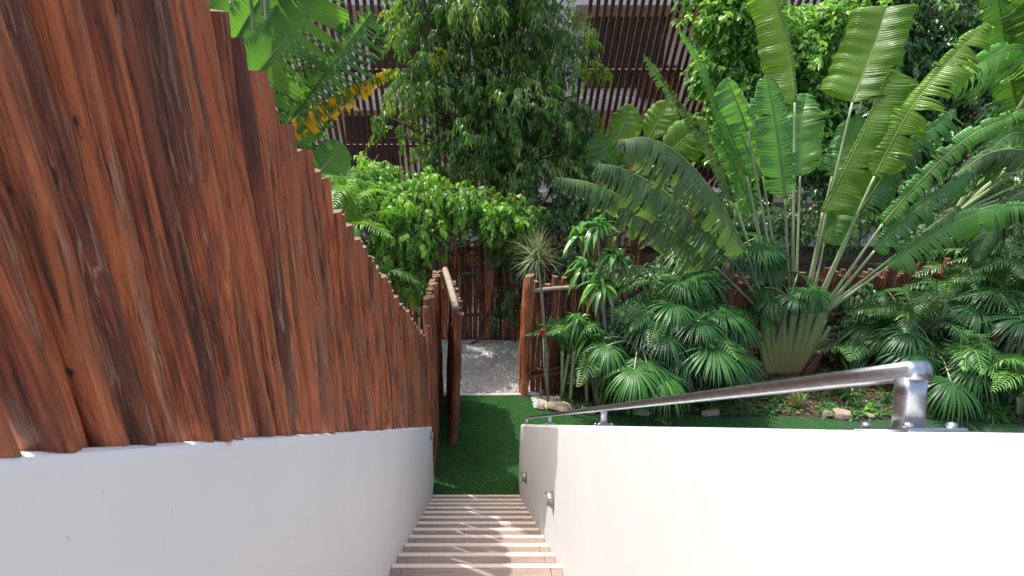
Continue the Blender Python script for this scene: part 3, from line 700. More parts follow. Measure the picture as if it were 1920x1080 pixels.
# ---- the big traveller's palm -------------------------------------------------
TP = thing('traveller_palm', 'big fan shaped palm with upright paddle leaves on a flared striped base', 'palm', tuple(W(1462, 715, 9.05)))
YB = 9.05
FAN = []
def tl(pts, Y, bx, mat='trav', **k):
    y0 = Y[0] if isinstance(Y, (list, tuple)) else Y
    bx = 1480 + (bx - 1480) * .82
    fan = W(bx, 590 - abs(bx - 1480) * .1, YB - .02 + (int(bx) % 3) * .03)
    FAN.append(fan)
    return big_leaf('leaf', pts, Y, TP, mat=mat, pet=[tuple(fan)], petr=.021, **k)
tl([(1598, 192), (1632, 105), (1663, 12)], [9.3, 9.4, 9.5], 1512, 'travy', wid=.58, sides=(.8, .95), torn=.05, hang=.12, face=.15, K=40, prof='blunt', sweep=.25)
tl([(1542, 398), (1612, 262), (1672, 134)], [9.0, 9.05, 9.1], 1522, 'travy', wid=.50, sides=(1.0, .12), torn=.14, hang=.15, face=-.2, prof='blunt', sweep=.2)
tl([(1490, 192), (1478, 90), (1446, -25)], [9.5, 9.7, 9.9], 1487, 'travy', wid=.46, sides=(.12, .95), torn=.04, hang=.1, face=.2, prof='blunt', sweep=.2)
tl([(1472, 372), (1455, 240), (1437, 140)], [8.7, 8.65, 8.6], 1482, 'trav', wid=.31, sides=(.9, 1), torn=.3, hang=.4, face=0, K=42)
tl([(1402, 246), (1385, 200), (1362, 146)], [9.2, 9.2, 9.2], 1462, 'trav', wid=.36, sides=(.5, 1), torn=.15, hang=.5, face=.2, K=16)
tl([(1400, 330), (1350, 220), (1318, 130), (1272, 52)], [9.1, 9.2, 9.3, 9.3], 1452, 'trav', wid=.13, sides=(1, 1), torn=.4, hang=.8, face=.9, K=30, curl=.6)
tl([(1378, 380), (1320, 260), (1262, 180), (1206, 102)], [8.9, 9.0, 9.1, 9.1], 1440, 'travold', wid=.16, sides=(1, 1), torn=.6, hang=1.0, face=.7, K=36, curl=.5)
tl([(1398, 470), (1352, 385), (1285, 300), (1222, 262), (1158, 262)], [8.6, 8.4, 8.3, 8.2, 8.1], 1430, 'travold', wid=.48, sides=(.25, 1), torn=.5, hang=1.2, face=-.5, K=46, sweep=.2)
tl([(1370, 480), (1310, 415), (1240, 355), (1170, 318), (1118, 306)], [8.7, 8.5, 8.5, 8.4, 8.3], 1424, 'travold', wid=.50, sides=(.3, 1), torn=.6, hang=1.3, face=-.5, K=48, sweep=.2)
tl([(1340, 500), (1270, 440), (1190, 385), (1110, 345), (1042, 332)], [8.9, 8.7, 8.6, 8.5, 8.4], 1418, 'travold', wid=.46, sides=(.3, 1), torn=.6, hang=1.3, face=-.5, K=48, sweep=.2)
tl([(1430, 330), (1395, 262), (1372, 200)], [9.5, 9.6, 9.6], 1468, 'trav', wid=.42, sides=(1, 1), torn=.2, hang=.4)
tl([(1412, 400), (1372, 300), (1330, 245)], [9.4, 9.4, 9.4], 1455, 'trav', wid=.4, sides=(1, .8), torn=.45, hang=.8)
tl([(1640, 330), (1702, 215), (1775, 120), (1850, 42)], [8.7, 8.6, 8.5, 8.4], 1532, 'travy', wid=.42, sides=(.9, .85), torn=.45, hang=.7, K=44, face=.2)
tl([(1610, 400), (1672, 312), (1740, 248), (1792, 205)], [9.0, 8.9, 8.8, 8.7], 1540, 'trav', wid=.38, sides=(1, .8), torn=.5, hang=.9, K=42)
tl([(1655, 420), (1730, 335), (1820, 255), (1925, 205)], [8.5, 8.3, 8.1, 7.9], 1552, 'trav', wid=.40, sides=(.7, 1), torn=.55, hang=1.2, K=48)
tl([(1640, 470), (1700, 410), (1760, 362), (1830, 318)], [8.6, 8.4, 8.3, 8.2], 1560, 'trav', wid=.38, sides=(.9, .9), torn=.5, hang=1.1, K=42)
tl([(1560, 330), (1590, 262), (1610, 215)], [9.4, 9.5, 9.5], 1510, 'trav', wid=.45, sides=(1, .8), torn=.3, hang=.6, K=24)
tl([(1500, 330), (1502, 240), (1512, 175)], [9.6, 9.7, 9.8], 1494, 'trav', wid=.42, sides=(1, 1), torn=.25, hang=.4, K=26)
tl([(1665, 500), (1750, 440), (1850, 395), (1935, 385)], [8.5, 8.3, 8.1, 8.0], 1566, 'trav', wid=.4, sides=(.8, 1), torn=.5, hang=1.1, K=40)
tl([(1545, 455), (1570, 400), (1600, 330)], [9.3, 9.3, 9.3], 1528, 'trav', wid=.4, sides=(1, .9), torn=.3, hang=.7, K=24)
tl([(1690, 470), (1745, 425), (1800, 385)], [9.1, 9.1, 9.1], 1556, 'travold', wid=.36, sides=(1, 1), torn=.5, hang=1, K=26)
# overlapping sheaths form the flared base
bc = W(1464, 735, YB)
FAN += [W(1432, 606, YB), W(1422, 622, YB), W(1548, 598, YB), W(1556, 612, YB)]
for k, top in enumerate(sorted(FAN, key=lambda p: p.x)):
    f = (top.x - bc.x) / .9; b = bc + Vector((f * .13, .04 * (k % 2) - .02, -.15)); mid = b.lerp(top, .52) + Vector((f * .03, (k % 2) * -.07, 0))
    mb = MB(); tube(mb, spline([b, mid, top], 16), np.interp(np.linspace(0, 1, 16), [0, .4, .75, 1], [.05, .085, .07, .036]), 12, flat=.75, wob=.015, up=(0, 1, 0)); mb.build('sheath', M['sheath'], TP)
for k, (px, py, px2) in enumerate([(1400, 652, 1440), (1412, 670, 1450), (1550, 640, 1488), (1518, 690, 1485), (1540, 655, 1480)]):
    top = W(px, py, YB - .12); b = W(px2, 745, YB - .14)
    mb = MB(); tube(mb, spline([b, b.lerp(top, .5) + Vector((0, -.05, 0)), top], 10), np.linspace(.12, .045, 10), 8, flat=.3, wob=.05, up=(0, 1, 0)); mb.build('dry_sheath', M['bark'] if k % 2 else M['furn'], TP)

# ---- banana plants on the left -------------------------------------------------
B1 = thing('banana_plant', 'banana plant with torn leaves, one edged yellow, above the left fence', 'banana plant', (-2.9, 7.6, 0))
def bl(pts, Y, mat='ban', par=None, base=None, **k):
    return big_leaf('leaf', pts, Y, par or B1, mat=mat, pet=[base or (-2.9, 7.6, 3.2)], petr=.024, **k)
bl([(548, 218), (600, 150), (650, 85), (698, 22)], [7.3, 7.1, 6.9, 6.8], wid=.40, sides=(1, .7), torn=.5, hang=.3, K=50, face=.2)
bl([(440, 190), (505, 110), (560, 40), (620, -45)], [7.2, 7.0, 6.9, 6.8], wid=.5, sides=(1, .9), torn=.35, hang=.3, K=40, face=.1)
bl([(400, 160), (450, 60), (500, -20), (560, -110)], [7.5, 7.5, 7.5, 7.5], wid=.5, sides=(1, 1), torn=.3, hang=.3, K=36)
bl([(548, 248), (590, 215), (660, 172), (742, 130)], [6.9, 6.8, 6.7, 6.7], mat='banyel', wid=.30, sides=(.45, 1.1), torn=.6, hang=1.1, K=46, face=-.3, sweep=.1)
bl([(430, 230), (440, 120), (430, 20), (410, -70)], [7.7, 7.8, 7.9, 8.0], wid=.45, sides=(1, 1), torn=.3, hang=.35)
bl([(600, 322), (618, 300), (640, 268)], [7.0, 7.0, 7.0], wid=.24, sides=(1, 1), torn=.0, hang=.2, K=12, prof='l')
bl([(545, 262), (570, 235), (598, 212)], [7.1, 7.1, 7.1], wid=.2, sides=(1, 1), torn=.05, hang=.3, K=12, prof='l')
# unseen leaves added above the view to shade the far right wall
for (a, b, c, wd) in (((-2.4, 7.0, 6.4), (-1.6, 5.4, 7.0), (-.9, 4.1, 6.7), .5), ((-2.6, 7.4, 6.6), (-1.7, 6.0, 7.5), (-.9, 4.8, 7.3), .5), ((-2.6, 7.0, 7.0), (-1.9, 5.4, 7.7), (-1.2, 4.1, 7.6), .5), ((-2.4, 6.9, 6.3), (-1.7, 6.0, 6.9), (-.95, 5.3, 6.6), .42)):
    bl([a, b, c], 0, wid=wd, sides=(1, 1), torn=.25, hang=.3, K=30)
mb = MB(); tube(mb, spline([(-2.9, 7.6, 0), (-2.85, 7.6, 1.8), (-2.9, 7.6, 3.5)], 12), np.linspace(.16, .08, 12), 12); mb.build('trunk', M['petiole'], B1)
B2 = thing('banana_plant', 'small young banana plant with bright backlit leaves in front of the slat screen', 'banana plant', tuple(W(1200, 420, 11.2)))
b2 = tuple(W(1215, 420, 11.2))
bl([(1215, 262), (1235, 225), (1255, 188)], [11.0, 11, 11], 'travy', B2, b2, wid=.34, sides=(1, 1), torn=.05, hang=.15, K=16, prof='l')
bl([(1150, 270), (1170, 232), (1180, 195)], [11.2, 11.2, 11.2], 'travy', B2, b2, wid=.35, sides=(1, 1), torn=.05, hang=.3, K=16, prof='l')
bl([(1240, 300), (1280, 262), (1325, 228)], [10.6, 10.6, 10.6], 'travy', B2, b2, wid=.42, sides=(1, 1), torn=.1, hang=.3, K=20, prof='l')
bl([(1110, 320), (1090, 270), (1060, 240)], [11.4, 11.4, 11.4], 'ban', B2, b2, wid=.4, sides=(1, 1), torn=.1, hang=.4, K=20, prof='l')
bl([(1180, 330), (1140, 290), (1120, 250)], [11.0, 11, 11], 'ban', B2, b2, wid=.45, sides=(1, 1), torn=.1, hang=.4, K=20, prof='l')
B3 = thing('banana_plant', 'yellow tinged banana plant with ragged hanging leaves at the right border', 'banana plant', (8.6, 9.4, 0))
b3 = (8.6, 9.4, 3.0)
for pts, Y, m_, wd, hg in (([(1920, 240), (1895, 140), (1880, 40), (1860, -60)], 9.8, 'ban', .42, .8), ([(1950, 260), (1955, 150), (1945, 50), (1920, -30)], 9.5, 'travy', .45, .8),
    ([(1960, 260), (1900, 250), (1850, 290), (1800, 345)], 9.0, 'trav', .45, 1.1), ([(1950, 290), (1890, 280), (1830, 300), (1780, 350)], 8.8, 'travold', .36, 1.2),
    ([(1960, 120), (1910, 90), (1850, 110), (1790, 160)], 9.2, 'trav', .45, 1.0), ([(1950, 350), (1900, 370), (1860, 420), (1830, 490)], 9.0, 'travold', .4, 1.2), ([(1900, 350), (1850, 340), (1780, 360)], 9.5, 'ban', .4, .9),
    ([(1960, 200), (1990, 60), (1930, -40)], 9.4, 'ban', .5, .5)):
    bl(pts, Y, m_, B3, b3, wid=wd, torn=.45, hang=hg, K=34)

# ---- palms ---------------------------------------------------------------------
def fan_leaf(mb, c, axis, nrmv, R0, n=44, spread=2.5, droop=.3, tint=None):
    axis = nrm(V3(axis)); N = nrm(V3(nrmv)); s = nrm(np.cross(axis, N)); N = np.cross(s, axis)
    a = np.linspace(-spread, spread, n) + rng.normal(0, .02, n)
    D = np.cos(a)[:, None] * axis + np.sin(a)[:, None] * s + N * (.10 + .05 * np.abs(a))[:, None]
    P = V3(c) + D * .01; L = R0 * (1 - .16 * np.abs(a) / spread) * rng.uniform(.92, 1.05, n)
    Nn = N * np.ones((n, 1)) + D * 0
    leaves(mb, P, D, Nn, L, R0 * 2 * spread / n * .62, droop * rng.uniform(.6, 1.5, n) + .2 * rng.random(n) * droop, 7, 'fan', .35, tint=tint)
def fan_palm(label, base, crown, Rl, leafs=14, sc=1.0, mat='fan', trunk=.07, group=None, dirs=None, droop=.45, n=50, seedup=0):
    t = thing('fan_palm', label, 'palm', tuple(base), group)
    base = V3(base); crown = V3(crown)
    mb = MB(); tube(mb, spline([base, (base + crown) / 2 + V3([.02, 0, 0]), crown], 16), np.linspace(trunk * 1.2, trunk, 16), 10, wob=.08); mb.build('trunk', M['palebark'], t)
    for k in range(leafs):
        if dirs: az, el = dirs[k % len(dirs)]; 
        else: az = k * 2.4 + rnd.uniform(-.2, .2); el = rnd.uniform(-.15, 1.05)
        d = V3([math.cos(az) * math.cos(el), math.sin(az) * math.cos(el), math.sin(el)]); pl = Rl * rnd.uniform(.75, 1.15)
        tip = crown + d * pl + V3([0, 0, -.12 * pl]); mid = crown + d * pl * .5 + V3([0, 0, .05])
        m = MB(); tube(m, spline([crown, mid, tip], 8), [.012] * 8, 5); 
        lm = MB(); out = nrm(d * V3([1, 1, .3]) + V3([0, 0, -.25]) + V3([0, -.15, 0])); up = nrm(V3([0, -.25, 1]) + d * .55)
        fan_leaf(lm, tip, out, up, Rl * .95 * sc * rnd.uniform(.85, 1.1), n=n, droop=droop * rnd.uniform(.7, 1.4), spread=rnd.uniform(1.9, 2.5), tint=np.clip(rnd.random() + rng.normal(0, .12, n), 0, 1))
        l_ = lm.build('frond', M[mat], t); m.build('stalk', M['petiole'], l_)
    return t
fp = [('broad fan palm with drooping tips in front of the flared palm base', (1300, 740), (1290, 610), 8.3, .78, 16),
      ('dense fan palm standing beside the long hanging grey leaves', (1240, 740), (1235, 560), 8.9, .78, 15),
      ('fan palm with upright round fronds just below the old hanging leaves', (1375, 700), (1365, 490), 9.5, .76, 12),
      ('low fan palm drooping over the bed left of the dry stems', (1200, 760), (1195, 650), 8.0, .71, 13),
      ('pale lit fan palm crossing in front of the fan of pale stalks', (1490, 700), (1482, 560), 8.8, .46, 11),
      ('fan palm right of the flared palm base before the brown fence', (1690, 740), (1690, 600), 9.3, .78, 14),
      ('low fan palm behind the near end of the metal handrail', (1760, 800), (1750, 660), 8.4, .78, 13),
      ('fan palm in the shade below the ragged banana leaves', (1870, 760), (1880, 580), 8.9, .78, 13)]
for (lb, b, c, Y, Rl, n) in fp:
    cb = W(c[0], c[1], Y); fan_palm(lb, (cb.x + .03, Y + (.3 if Rl < .5 else 0), 0), cb, Rl, n, mat='fan', trunk=.03 if Rl < .5 else .07)

def frond(mb, rib, pts, n=30, L=.3, Wd=.02, droop=.5, ang=1.0, vup=.3, tint=None, seg=3, prof='strap'):
    C = spline(pts, n); T = nrm(np.gradient(C, axis=0)); s = nrm(np.cross(T, V3([0, 0, 1]))); up = np.cross(s, T)
    t = np.linspace(0, 1, n); Lf = L * np.clip(np.sin(np.pi * (t * .86 + .1)), .15, 1)
    for sg in (-1, 1):
        D = T * math.cos(ang) + s * sg * math.sin(ang) + up * vup + rng.normal(0, .06, (n, 3))
        leaves(mb, C, D, up, Lf * rng.uniform(.85, 1.1, n), Wd, droop * rng.uniform(.6, 1.4, n), seg, prof, .25, tint=np.clip((rnd.random() if tint is None else tint) + rng.normal(0, .12, n), 0, 1))
    tube(rib, C, np.linspace(.012, .003, n), 5, caps=False)
def feather_palm(label, base, nf, Lf, mat, hgt=.4, stems=4, group=None, lw=.022, ll=.3, elr=(.5, 1.35), n=30, toward=None, droop=.5):
    t = thing('feather_palm', label, 'palm', tuple(base), group); base = V3(base)
    for k in range(stems):
        b = base + V3([rnd.uniform(-.14, .14), rnd.uniform(-.14, .14), 0]); top = b + V3([rnd.uniform(-.12, .12), rnd.uniform(-.1, .1), hgt * rnd.uniform(.8, 1.15)])
        mb = MB(); tube(mb, spline([b, (b + top) / 2, top], 8), [.03] * 8, 8, wob=.04); mb.build('stem', M['petiole'], t)
        for j in range(max(1, nf // stems)):
            az = rnd.uniform(0, 6.28) if toward is None else toward + rnd.uniform(-1.6, 1.6); el = rnd.uniform(*elr); L = Lf * rnd.uniform(.7, 1.15)
            d = V3([math.cos(az), math.sin(az), 0]); r1 = math.cos(el) * L; h1 = math.sin(el) * L
            pts = [top, top + d * r1 * .4 + V3([0, 0, h1 * .62]), top + d * r1 * .95 + V3([0, 0, h1 * .85]), top + d * (r1 * 1.35 + .25 * L) + V3([0, 0, h1 * .62])]
            a, b_ = MB(), MB(); frond(a, b_, pts, n, ll, lw, droop); f = a.build('frond', M[mat], t); b_.build('rib', M['rib'], f)
    return t
feather_palm('bright green feather palm above the left fence beside the yellow edged leaf', tuple(W(655, 470, 8.6)[:2]) + (0,), 16, 1.15, 'areca', 3.15, 4, ll=.36, n=36)
feather_palm('second bright feather palm between the left fence and the weeping tree', tuple(W(720, 430, 10.4)[:2]) + (0,), 14, 1.1, 'areca', 3.0, 4, ll=.34)
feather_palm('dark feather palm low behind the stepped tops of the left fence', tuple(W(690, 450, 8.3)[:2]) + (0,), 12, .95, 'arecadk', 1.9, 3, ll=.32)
feather_palm('small feather palm beside the gate post with a red flower spike', tuple(W(1062, 700, 8.0)[:2]) + (0,), 14, .7, 'strap', 1.0, 3, ll=.26, lw=.018)
feather_palm('drooping feather palm left of the fan palms by the fence', tuple(W(1110, 700, 7.95)[:2]) + (0,), 14, .8, 'arecadk', .6, 3, ll=.32, lw=.024)
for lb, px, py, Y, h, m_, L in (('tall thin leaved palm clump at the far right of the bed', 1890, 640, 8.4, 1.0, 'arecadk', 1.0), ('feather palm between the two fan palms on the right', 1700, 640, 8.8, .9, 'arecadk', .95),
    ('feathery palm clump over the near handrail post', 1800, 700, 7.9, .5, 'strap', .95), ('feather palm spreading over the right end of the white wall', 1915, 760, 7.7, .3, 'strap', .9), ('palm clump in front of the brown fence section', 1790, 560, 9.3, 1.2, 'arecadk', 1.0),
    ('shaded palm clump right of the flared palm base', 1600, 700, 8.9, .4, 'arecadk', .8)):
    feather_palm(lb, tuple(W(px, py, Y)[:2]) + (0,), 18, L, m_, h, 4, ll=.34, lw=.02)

# ---- strap leaved and spiky plants ---------------------------------------------
def strap_plant(name, label, cat, base, heads, n, L, Wd, mat, trunk=.02, droop=.7, elr=(-.1, 1.3), prof='lance', seg=5, tm='palebark', group=None, fold=.25):
    t = thing(name, label, cat, tuple(base), group); base = V3(base)
    for hd in heads:
        hd = V3(hd)
        if trunk: mb = MB(); tube(mb, spline([base, base * .45 + hd * .55 + V3([rnd.uniform(-.04, .04), 0, 0]), hd], 12), np.linspace(trunk * 1.3, trunk, 12), 8, wob=.06); mb.build('trunk', M[tm], t)
        az = rng.uniform(0, 6.28, n); el = rng.uniform(*elr, n)
        D = np.stack([np.cos(az) * np.cos(el), np.sin(az) * np.cos(el), np.sin(el)], 1)
        mb = MB(); leaves(mb, hd + rng.normal(0, 1, (n, 3)) * V3([.02, .02, .05]), D, V3([0, 0, 1]) + D * .3 * 0 + rng.normal(0, .2, (n, 3)), L * rng.uniform(.7, 1.1, n), Wd * rng.uniform(.8, 1.15, n), droop * rng.uniform(.5, 1.4, n), seg, prof, fold)
        mb.build('leaf_head', M[mat], t)
    return t
def heads(lst): return [W(*h) for h in lst]
strap_plant('dragon_tree', 'thin stemmed plant with a pale spiky leaf ball in front of the gate post', 'plant', W(1028, 752, 7.85), heads([(1008, 478, 7.75)]), 170, .52, .017, 'spiky', .018, .12, (-.9, 1.5), 'blade', 4)
strap_plant('corn_plant', 'tall plant with broad glossy drooping leaves below the longest ragged leaf', 'plant', W(1150, 745, 8.3), heads([(1120, 425, 8.2), (1150, 480, 8.1), (1085, 440, 8.5), (1125, 530, 8.0), (1095, 500, 8.4)]), 34, .55, .075, 'strap', .025, .75, (-.2, 1.2))
strap_plant('corn_plant', 'low plant with broad glossy leaves at the foot of the tall one', 'plant', W(1120, 770, 7.9), heads([(1110, 640, 7.9), (1150, 680, 7.8), (1085, 600, 8.1)]), 30, .5, .06, 'strap', .02, .8, (-.3, 1.1))
strap_plant('corn_plant', 'leafy strap plant at the lawn edge left of the fan palms', 'plant', W(1190, 780, 7.8), heads([(1150, 720, 7.75), (1210, 700, 7.8)]), 26, .45, .05, 'strap', .015, .9, (-.2, 1.1))
for lb, px, py, Y, n, L in (('striped sword leaves under the low fan palm', 1250, 745, 7.85, 34, .55), ('striped sword leaves beside the two short bare trunks', 1300, 750, 7.9, 40, .6), ('striped sword leaves close to the flared palm base', 1385, 745, 8.1, 30, .6),
    ('striped sword leaves behind the middle of the handrail', 1560, 740, 8.2, 34, .6), ('striped sword leaves at the lawn edge beside the pale rocks', 1490, 775, 7.8, 26, .4), ('tall striped sword leaves right of the flared palm base', 1600, 690, 8.7, 30, .7)):
    b = W(px, py, Y); strap_plant('striped_lily', lb, 'plant', (b.x, Y, 0), [(b.x, Y, .02)], n, L, .035, 'varieg', 0, .25, (.8, 1.5), 'strap', 4, group='striped sword leaved plants in the bed')
for lb, px, Y, m_, L, wd, n in (('dark leafed rosette at the foot of the gate fence', 1065, 7.95, 'ficus', .26, .09, 22), ('small pale striped leafy plant at the lawn corner', 1098, 7.72, 'varieg', .2, .055, 26), ('bushy green grass clump at the right end of the bed', 1850, 7.6, 'strap', .55, .02, 120),
    ('arching grass clump under the palm clump on the right', 1760, 7.7, 'strap', .5, .02, 110), ('grassy clump beside the near handrail post', 1690, 7.75, 'varieg', .35, .03, 40), ('small leafy plant with bright leaves behind the handrail', 1630, 7.6, 'hib', .16, .07, 34),
    ('arching grass clump furthest to the right', 1925, 7.65, 'strap', .6, .022, 120), ('fine grass clump under the fan palms', 1330, 7.75, 'strap', .3, .015, 70), ('yellowish small plant at the wall edge', 1170, 7.75, 'varieg', .22, .03, 30)):
    b = W(px, 770, Y); strap_plant('bed_plant', lb, 'plant', (b.x, Y, 0), [(b.x, Y, .05)], n, L, wd, m_, 0, .6, (.1, 1.4), 'lance', 4, group='small plants along the lawn edge')
# red spike of flowers
t = thing('red_flower', 'small red flower spike beside the thin spiky plant', 'flower', tuple(W(1018, 640, 7.8)))
mb = MB(); c = W(1018, 622, 7.8); n = 60; leaves(mb, V3(c) + rng.normal(0, .018, (n, 3)), rng.normal(0, 1, (n, 3)), (0, 1, .2), .06, .02, .2, 2, 'lance', .2); mb.build('bloom', M['redflower'], t)
mb = MB(); tube(mb, [W(1026, 750, 7.85), W(1020, 690, 7.8), c], [.008] * 3, 6); mb.build('stem', M['petiole'], t)

# ================================================================== TREES AND SHRUBS
def crown(mb, lobes, ntw, Ltw, per, Lf, Wf, droop=.7, ldroop=.4, outw=1.0, upb=0.0, twmb=None, prof='lance', seg=2, fold=.2, shell=.55, upn=None, tshift=0, hang=.6):
    """leafy twigs set through ellipsoid lobes; lobes: (centre, radius, flattening)"""
    C = V3([list(l[0]) for l in lobes]); Rr = V3([l[1] for l in lobes]); Fl = V3([l[2] for l in lobes])
    pw = Rr ** 2; pw /= pw.sum(); k = rng.choice(len(lobes), ntw, p=pw)
    d = nrm(rng.normal(0, 1, (ntw, 3))); rr = (shell + (1 - shell) * rng.random(ntw)) * Rr[k]
    # lumps: push shell radius with a direction noise
    ph = (np.sin(d[:, 0] * 5 + k) + np.sin(d[:, 1] * 6 + 2 * k) + np.sin(d[:, 2] * 5.5 + k * 3)) * .16; rr = rr * (1 + ph)
    P = C[k] + d * rr[:, None] * np.stack([np.ones(ntw), np.ones(ntw), Fl[k]], 1)
    D = nrm(d * outw + rng.normal(0, .55, (ntw, 3)) + V3([0, 0, upb])); L = Ltw * rng.uniform(.6, 1.3, ntw)
    t = np.linspace(.05, 1, per); tt = np.tile(t, (ntw, 1)) + rng.normal(0, .03, (ntw, per))
    Q = P[:, None] + L[:, None, None] * (tt[..., None] * D[:, None] * (1 - .3 * tt[..., None]) + (droop * tt ** 2)[..., None] * DOWN)
    T = nrm(D[:, None] * (1 - .6 * tt[..., None]) + (2 * droop * tt)[..., None] * DOWN)
    sd = nrm(np.cross(T, V3([0, 0, 1]) + rng.normal(0, .1, T.shape))); sg = np.where(np.arange(per) % 2, 1, -1)[None, :, None]
    LD = T * .55 + sd * sg * .75 + DOWN * hang * .5 + rng.normal(0, .28, T.shape)
    N = np.cross(sd, T) + rng.normal(0, .45, T.shape) if upn is None else V3([0, 0, 1]) * upn + rng.normal(0, .5, T.shape)
    tint = np.clip(.45 + .35 * ph[:, None] / .27 + rng.normal(0, .2, (ntw, per)) + .2 * (rng.random(ntw) - .5)[:, None] + tshift, 0, 1)
    n = ntw * per
    leaves(mb, Q.reshape(-1, 3), LD.reshape(-1, 3), N.reshape(-1, 3), Lf * rng.uniform(.6, 1.2, n), Wf * rng.uniform(.7, 1.2, n), ldroop, seg, prof, fold, tint=tint.ravel())
    if twmb is not None:
        m = min(ntw, 2600); tq = np.linspace(0, 1, 4)
        Z = P[:m, None] + L[:m, None, None] * (tq[None, :, None] * D[:m, None] * (1 - .3 * tq[None, :, None]) + (droop * tq ** 2)[None, :, None] * DOWN)
        s_ = nrm(np.cross(D[:m], V3([0, .3, 1]))); w_ = .004
        v = np.stack([Z - s_[:, None] * w_, Z + s_[:, None] * w_, Z + np.cross(s_, D[:m])[:, None] * w_ * 1.5], 2)
        b = (np.arange(m) * 12)[:, None, None] + (np.arange(3) * 3)[None, :, None]; j = np.arange(3)[None, None]; j2 = (j + 1) % 3
        q = np.stack([b + j, b + j2, b + 3 + j2, b + 3 + j], -1).reshape(-1, 4); twmb.add(v.reshape(-1, 3), q)
def limbs(mb, base, fork, lobes, r0=.12, wob=.15):
    base, fork = V3(base), V3(fork)
    tube(mb, spline([base, (base + fork) / 2 + V3([rnd.uniform(-.1, .1), 0, 0]), fork], 14), np.linspace(r0 * 1.25, r0 * .8, 14), 12, wob=.05)
    for (c, r, f) in lobes:
        c = V3(c); d = c - fork; mid = fork + d * .5 + V3([rnd.uniform(-wob, wob), rnd.uniform(-wob, wob), rnd.uniform(0, wob)]) * r
        tube(mb, spline([fork, mid, c + d * .1], 10), np.linspace(r0 * .55, .012, 10), 7, wob=.06)
        for _ in range(5):
            e = c + V3([rnd.gauss(0, .55), rnd.gauss(0, .55), rnd.gauss(0, .45)]) * r; m = (mid + e) / 2 + V3([rnd.uniform(-.1, .1)] * 3)
            tube(mb, spline([mid, m, e], 8), np.linspace(r0 * .22, .007, 8), 5, wob=.06)
def tree(name, label, cat, base, fork, lobes, mat, r0=.12, tmat='bark', group=None, extra=None, **k):
    t = thing(name, label, cat, tuple(base), group)
    tw = MB(); limbs(tw, base, fork, lobes, r0); mb = MB(); crown(mb, lobes, twmb=tw, **k)
    mb.build('crown', M[mat], t); tw.build('trunk', M[tmat], t)
    if extra: extra(t)
    return t
def lob(lst): return [(W(x, y, Y), r, f) for (x, y, Y, r, f) in lst]
# the weeping tree behind the gate
L1 = lob([(815, 60, 11.4, .75, .6), (890, 10, 11.6, 1.2, .55), (985, 50, 11.8, 1.1, .55), (1050, 110, 11.6, .72, .6), (775, 155, 11.1, .5, .5), (860, 150, 11.2, 1.0, .55), (960, 190, 11.2, 1.0, .55), (1050, 215, 11.6, .8, .55),
          (890, 250, 10.9, .85, .55), (985, 300, 11.0, .8, .55), (830, 300, 10.9, .55, .55), (1070, 285, 11.5, .5, .55), (900, 330, 10.9, .5, .55), (790, -10, 11.6, .6, .6), (900, -110, 11.6, 1.3, .55), (1000, -90, 11.8, 1.1, .55), (740, 225, 11.3, .42, .55), (700, -140, 10.8, .6, .55), (970, 380, 11.1, .5, .55)])  # the leftmost lobe, above the view, is added for its shade
def tips(t):
    mb = MB(); crown(mb, lob([(820, 100, 10.6, .18, .6), (1100, 60, 11.4, .2, .6), (1120, 130, 11.3, .22, .5), (740, 22, 11.3, .22, .6), (845, 95, 10.6, .15, .6), (1085, 15, 11.6, .2, .6), (1105, 270, 11.2, .18, .6)]), 90, .22, 12, .085, .024, .7, .5); mb.build('young_leaves', M['treetip'], t)
tree('weeping_tree', 'large weeping green tree with fine drooping leaves in front of the slatted house', 'tree', tuple(W(936, 660, 11.6)[:2]) + (0,), W(938, 330, 11.6), L1, 'tree', .13, extra=tips, ntw=2900, Ltw=.5, per=15, Lf=.13, Wf=.040, droop=.5, ldroop=.5, shell=.5, hang=.9, upb=.25)
# the flowering shrub over the gate
L2 = lob([(740, 380, 9.4, .42, .7), (800, 370, 9.6, .5, .7), (865, 372, 9.5, .38, .7), (935, 400, 9.6, .42, .7), (760, 440, 9.1, .42, .8), (798, 435, 9.2, .34, .7), (915, 392, 9.6, .26, .6), (965, 430, 9.8, .3, .6), (730, 480, 9.0, .33, .9), (770, 520, 8.9, .26, .9), (980, 400, 9.8, .25, .8), (690, 340, 9.8, .35, .7)])
def flw(t):
    for _ in range(14):
        mb = MB(); l = rnd.choice(L2); c = V3(l[0]) + nrm(V3([rnd.gauss(0, 1), -abs(rnd.gauss(0, 1)), abs(rnd.gauss(0, 1)) * .8])) * l[1] * 1.05; n = 9
        leaves(mb, c + rng.normal(0, .01, (n, 3)), rng.normal(0, 1, (n, 3)) + V3([0, -.4, .4]), rng.normal(0, 1, (n, 3)), .045, .028, .2, 2, 'oval', .2)
        mb.build('flower', M['flower'], t)
    mb = MB(); crown(mb, L2, 240, .3, 7, .13, .085, .5, .5, prof='oval', seg=3, tshift=.4, shell=.8); mb.build('large_leaves', M['hib'], t)
tree('flowering_shrub', 'sprawling leafy shrub with small orange flowers hanging over the gate', 'shrub', tuple(W(800, 600, 8.9)[:2]) + (0,), W(810, 480, 8.9), L2, 'hib', .05, extra=flw, ntw=1750, Ltw=.34, per=10, Lf=.085, Wf=.05, droop=.55, ldroop=.5, prof='oval', shell=.5)
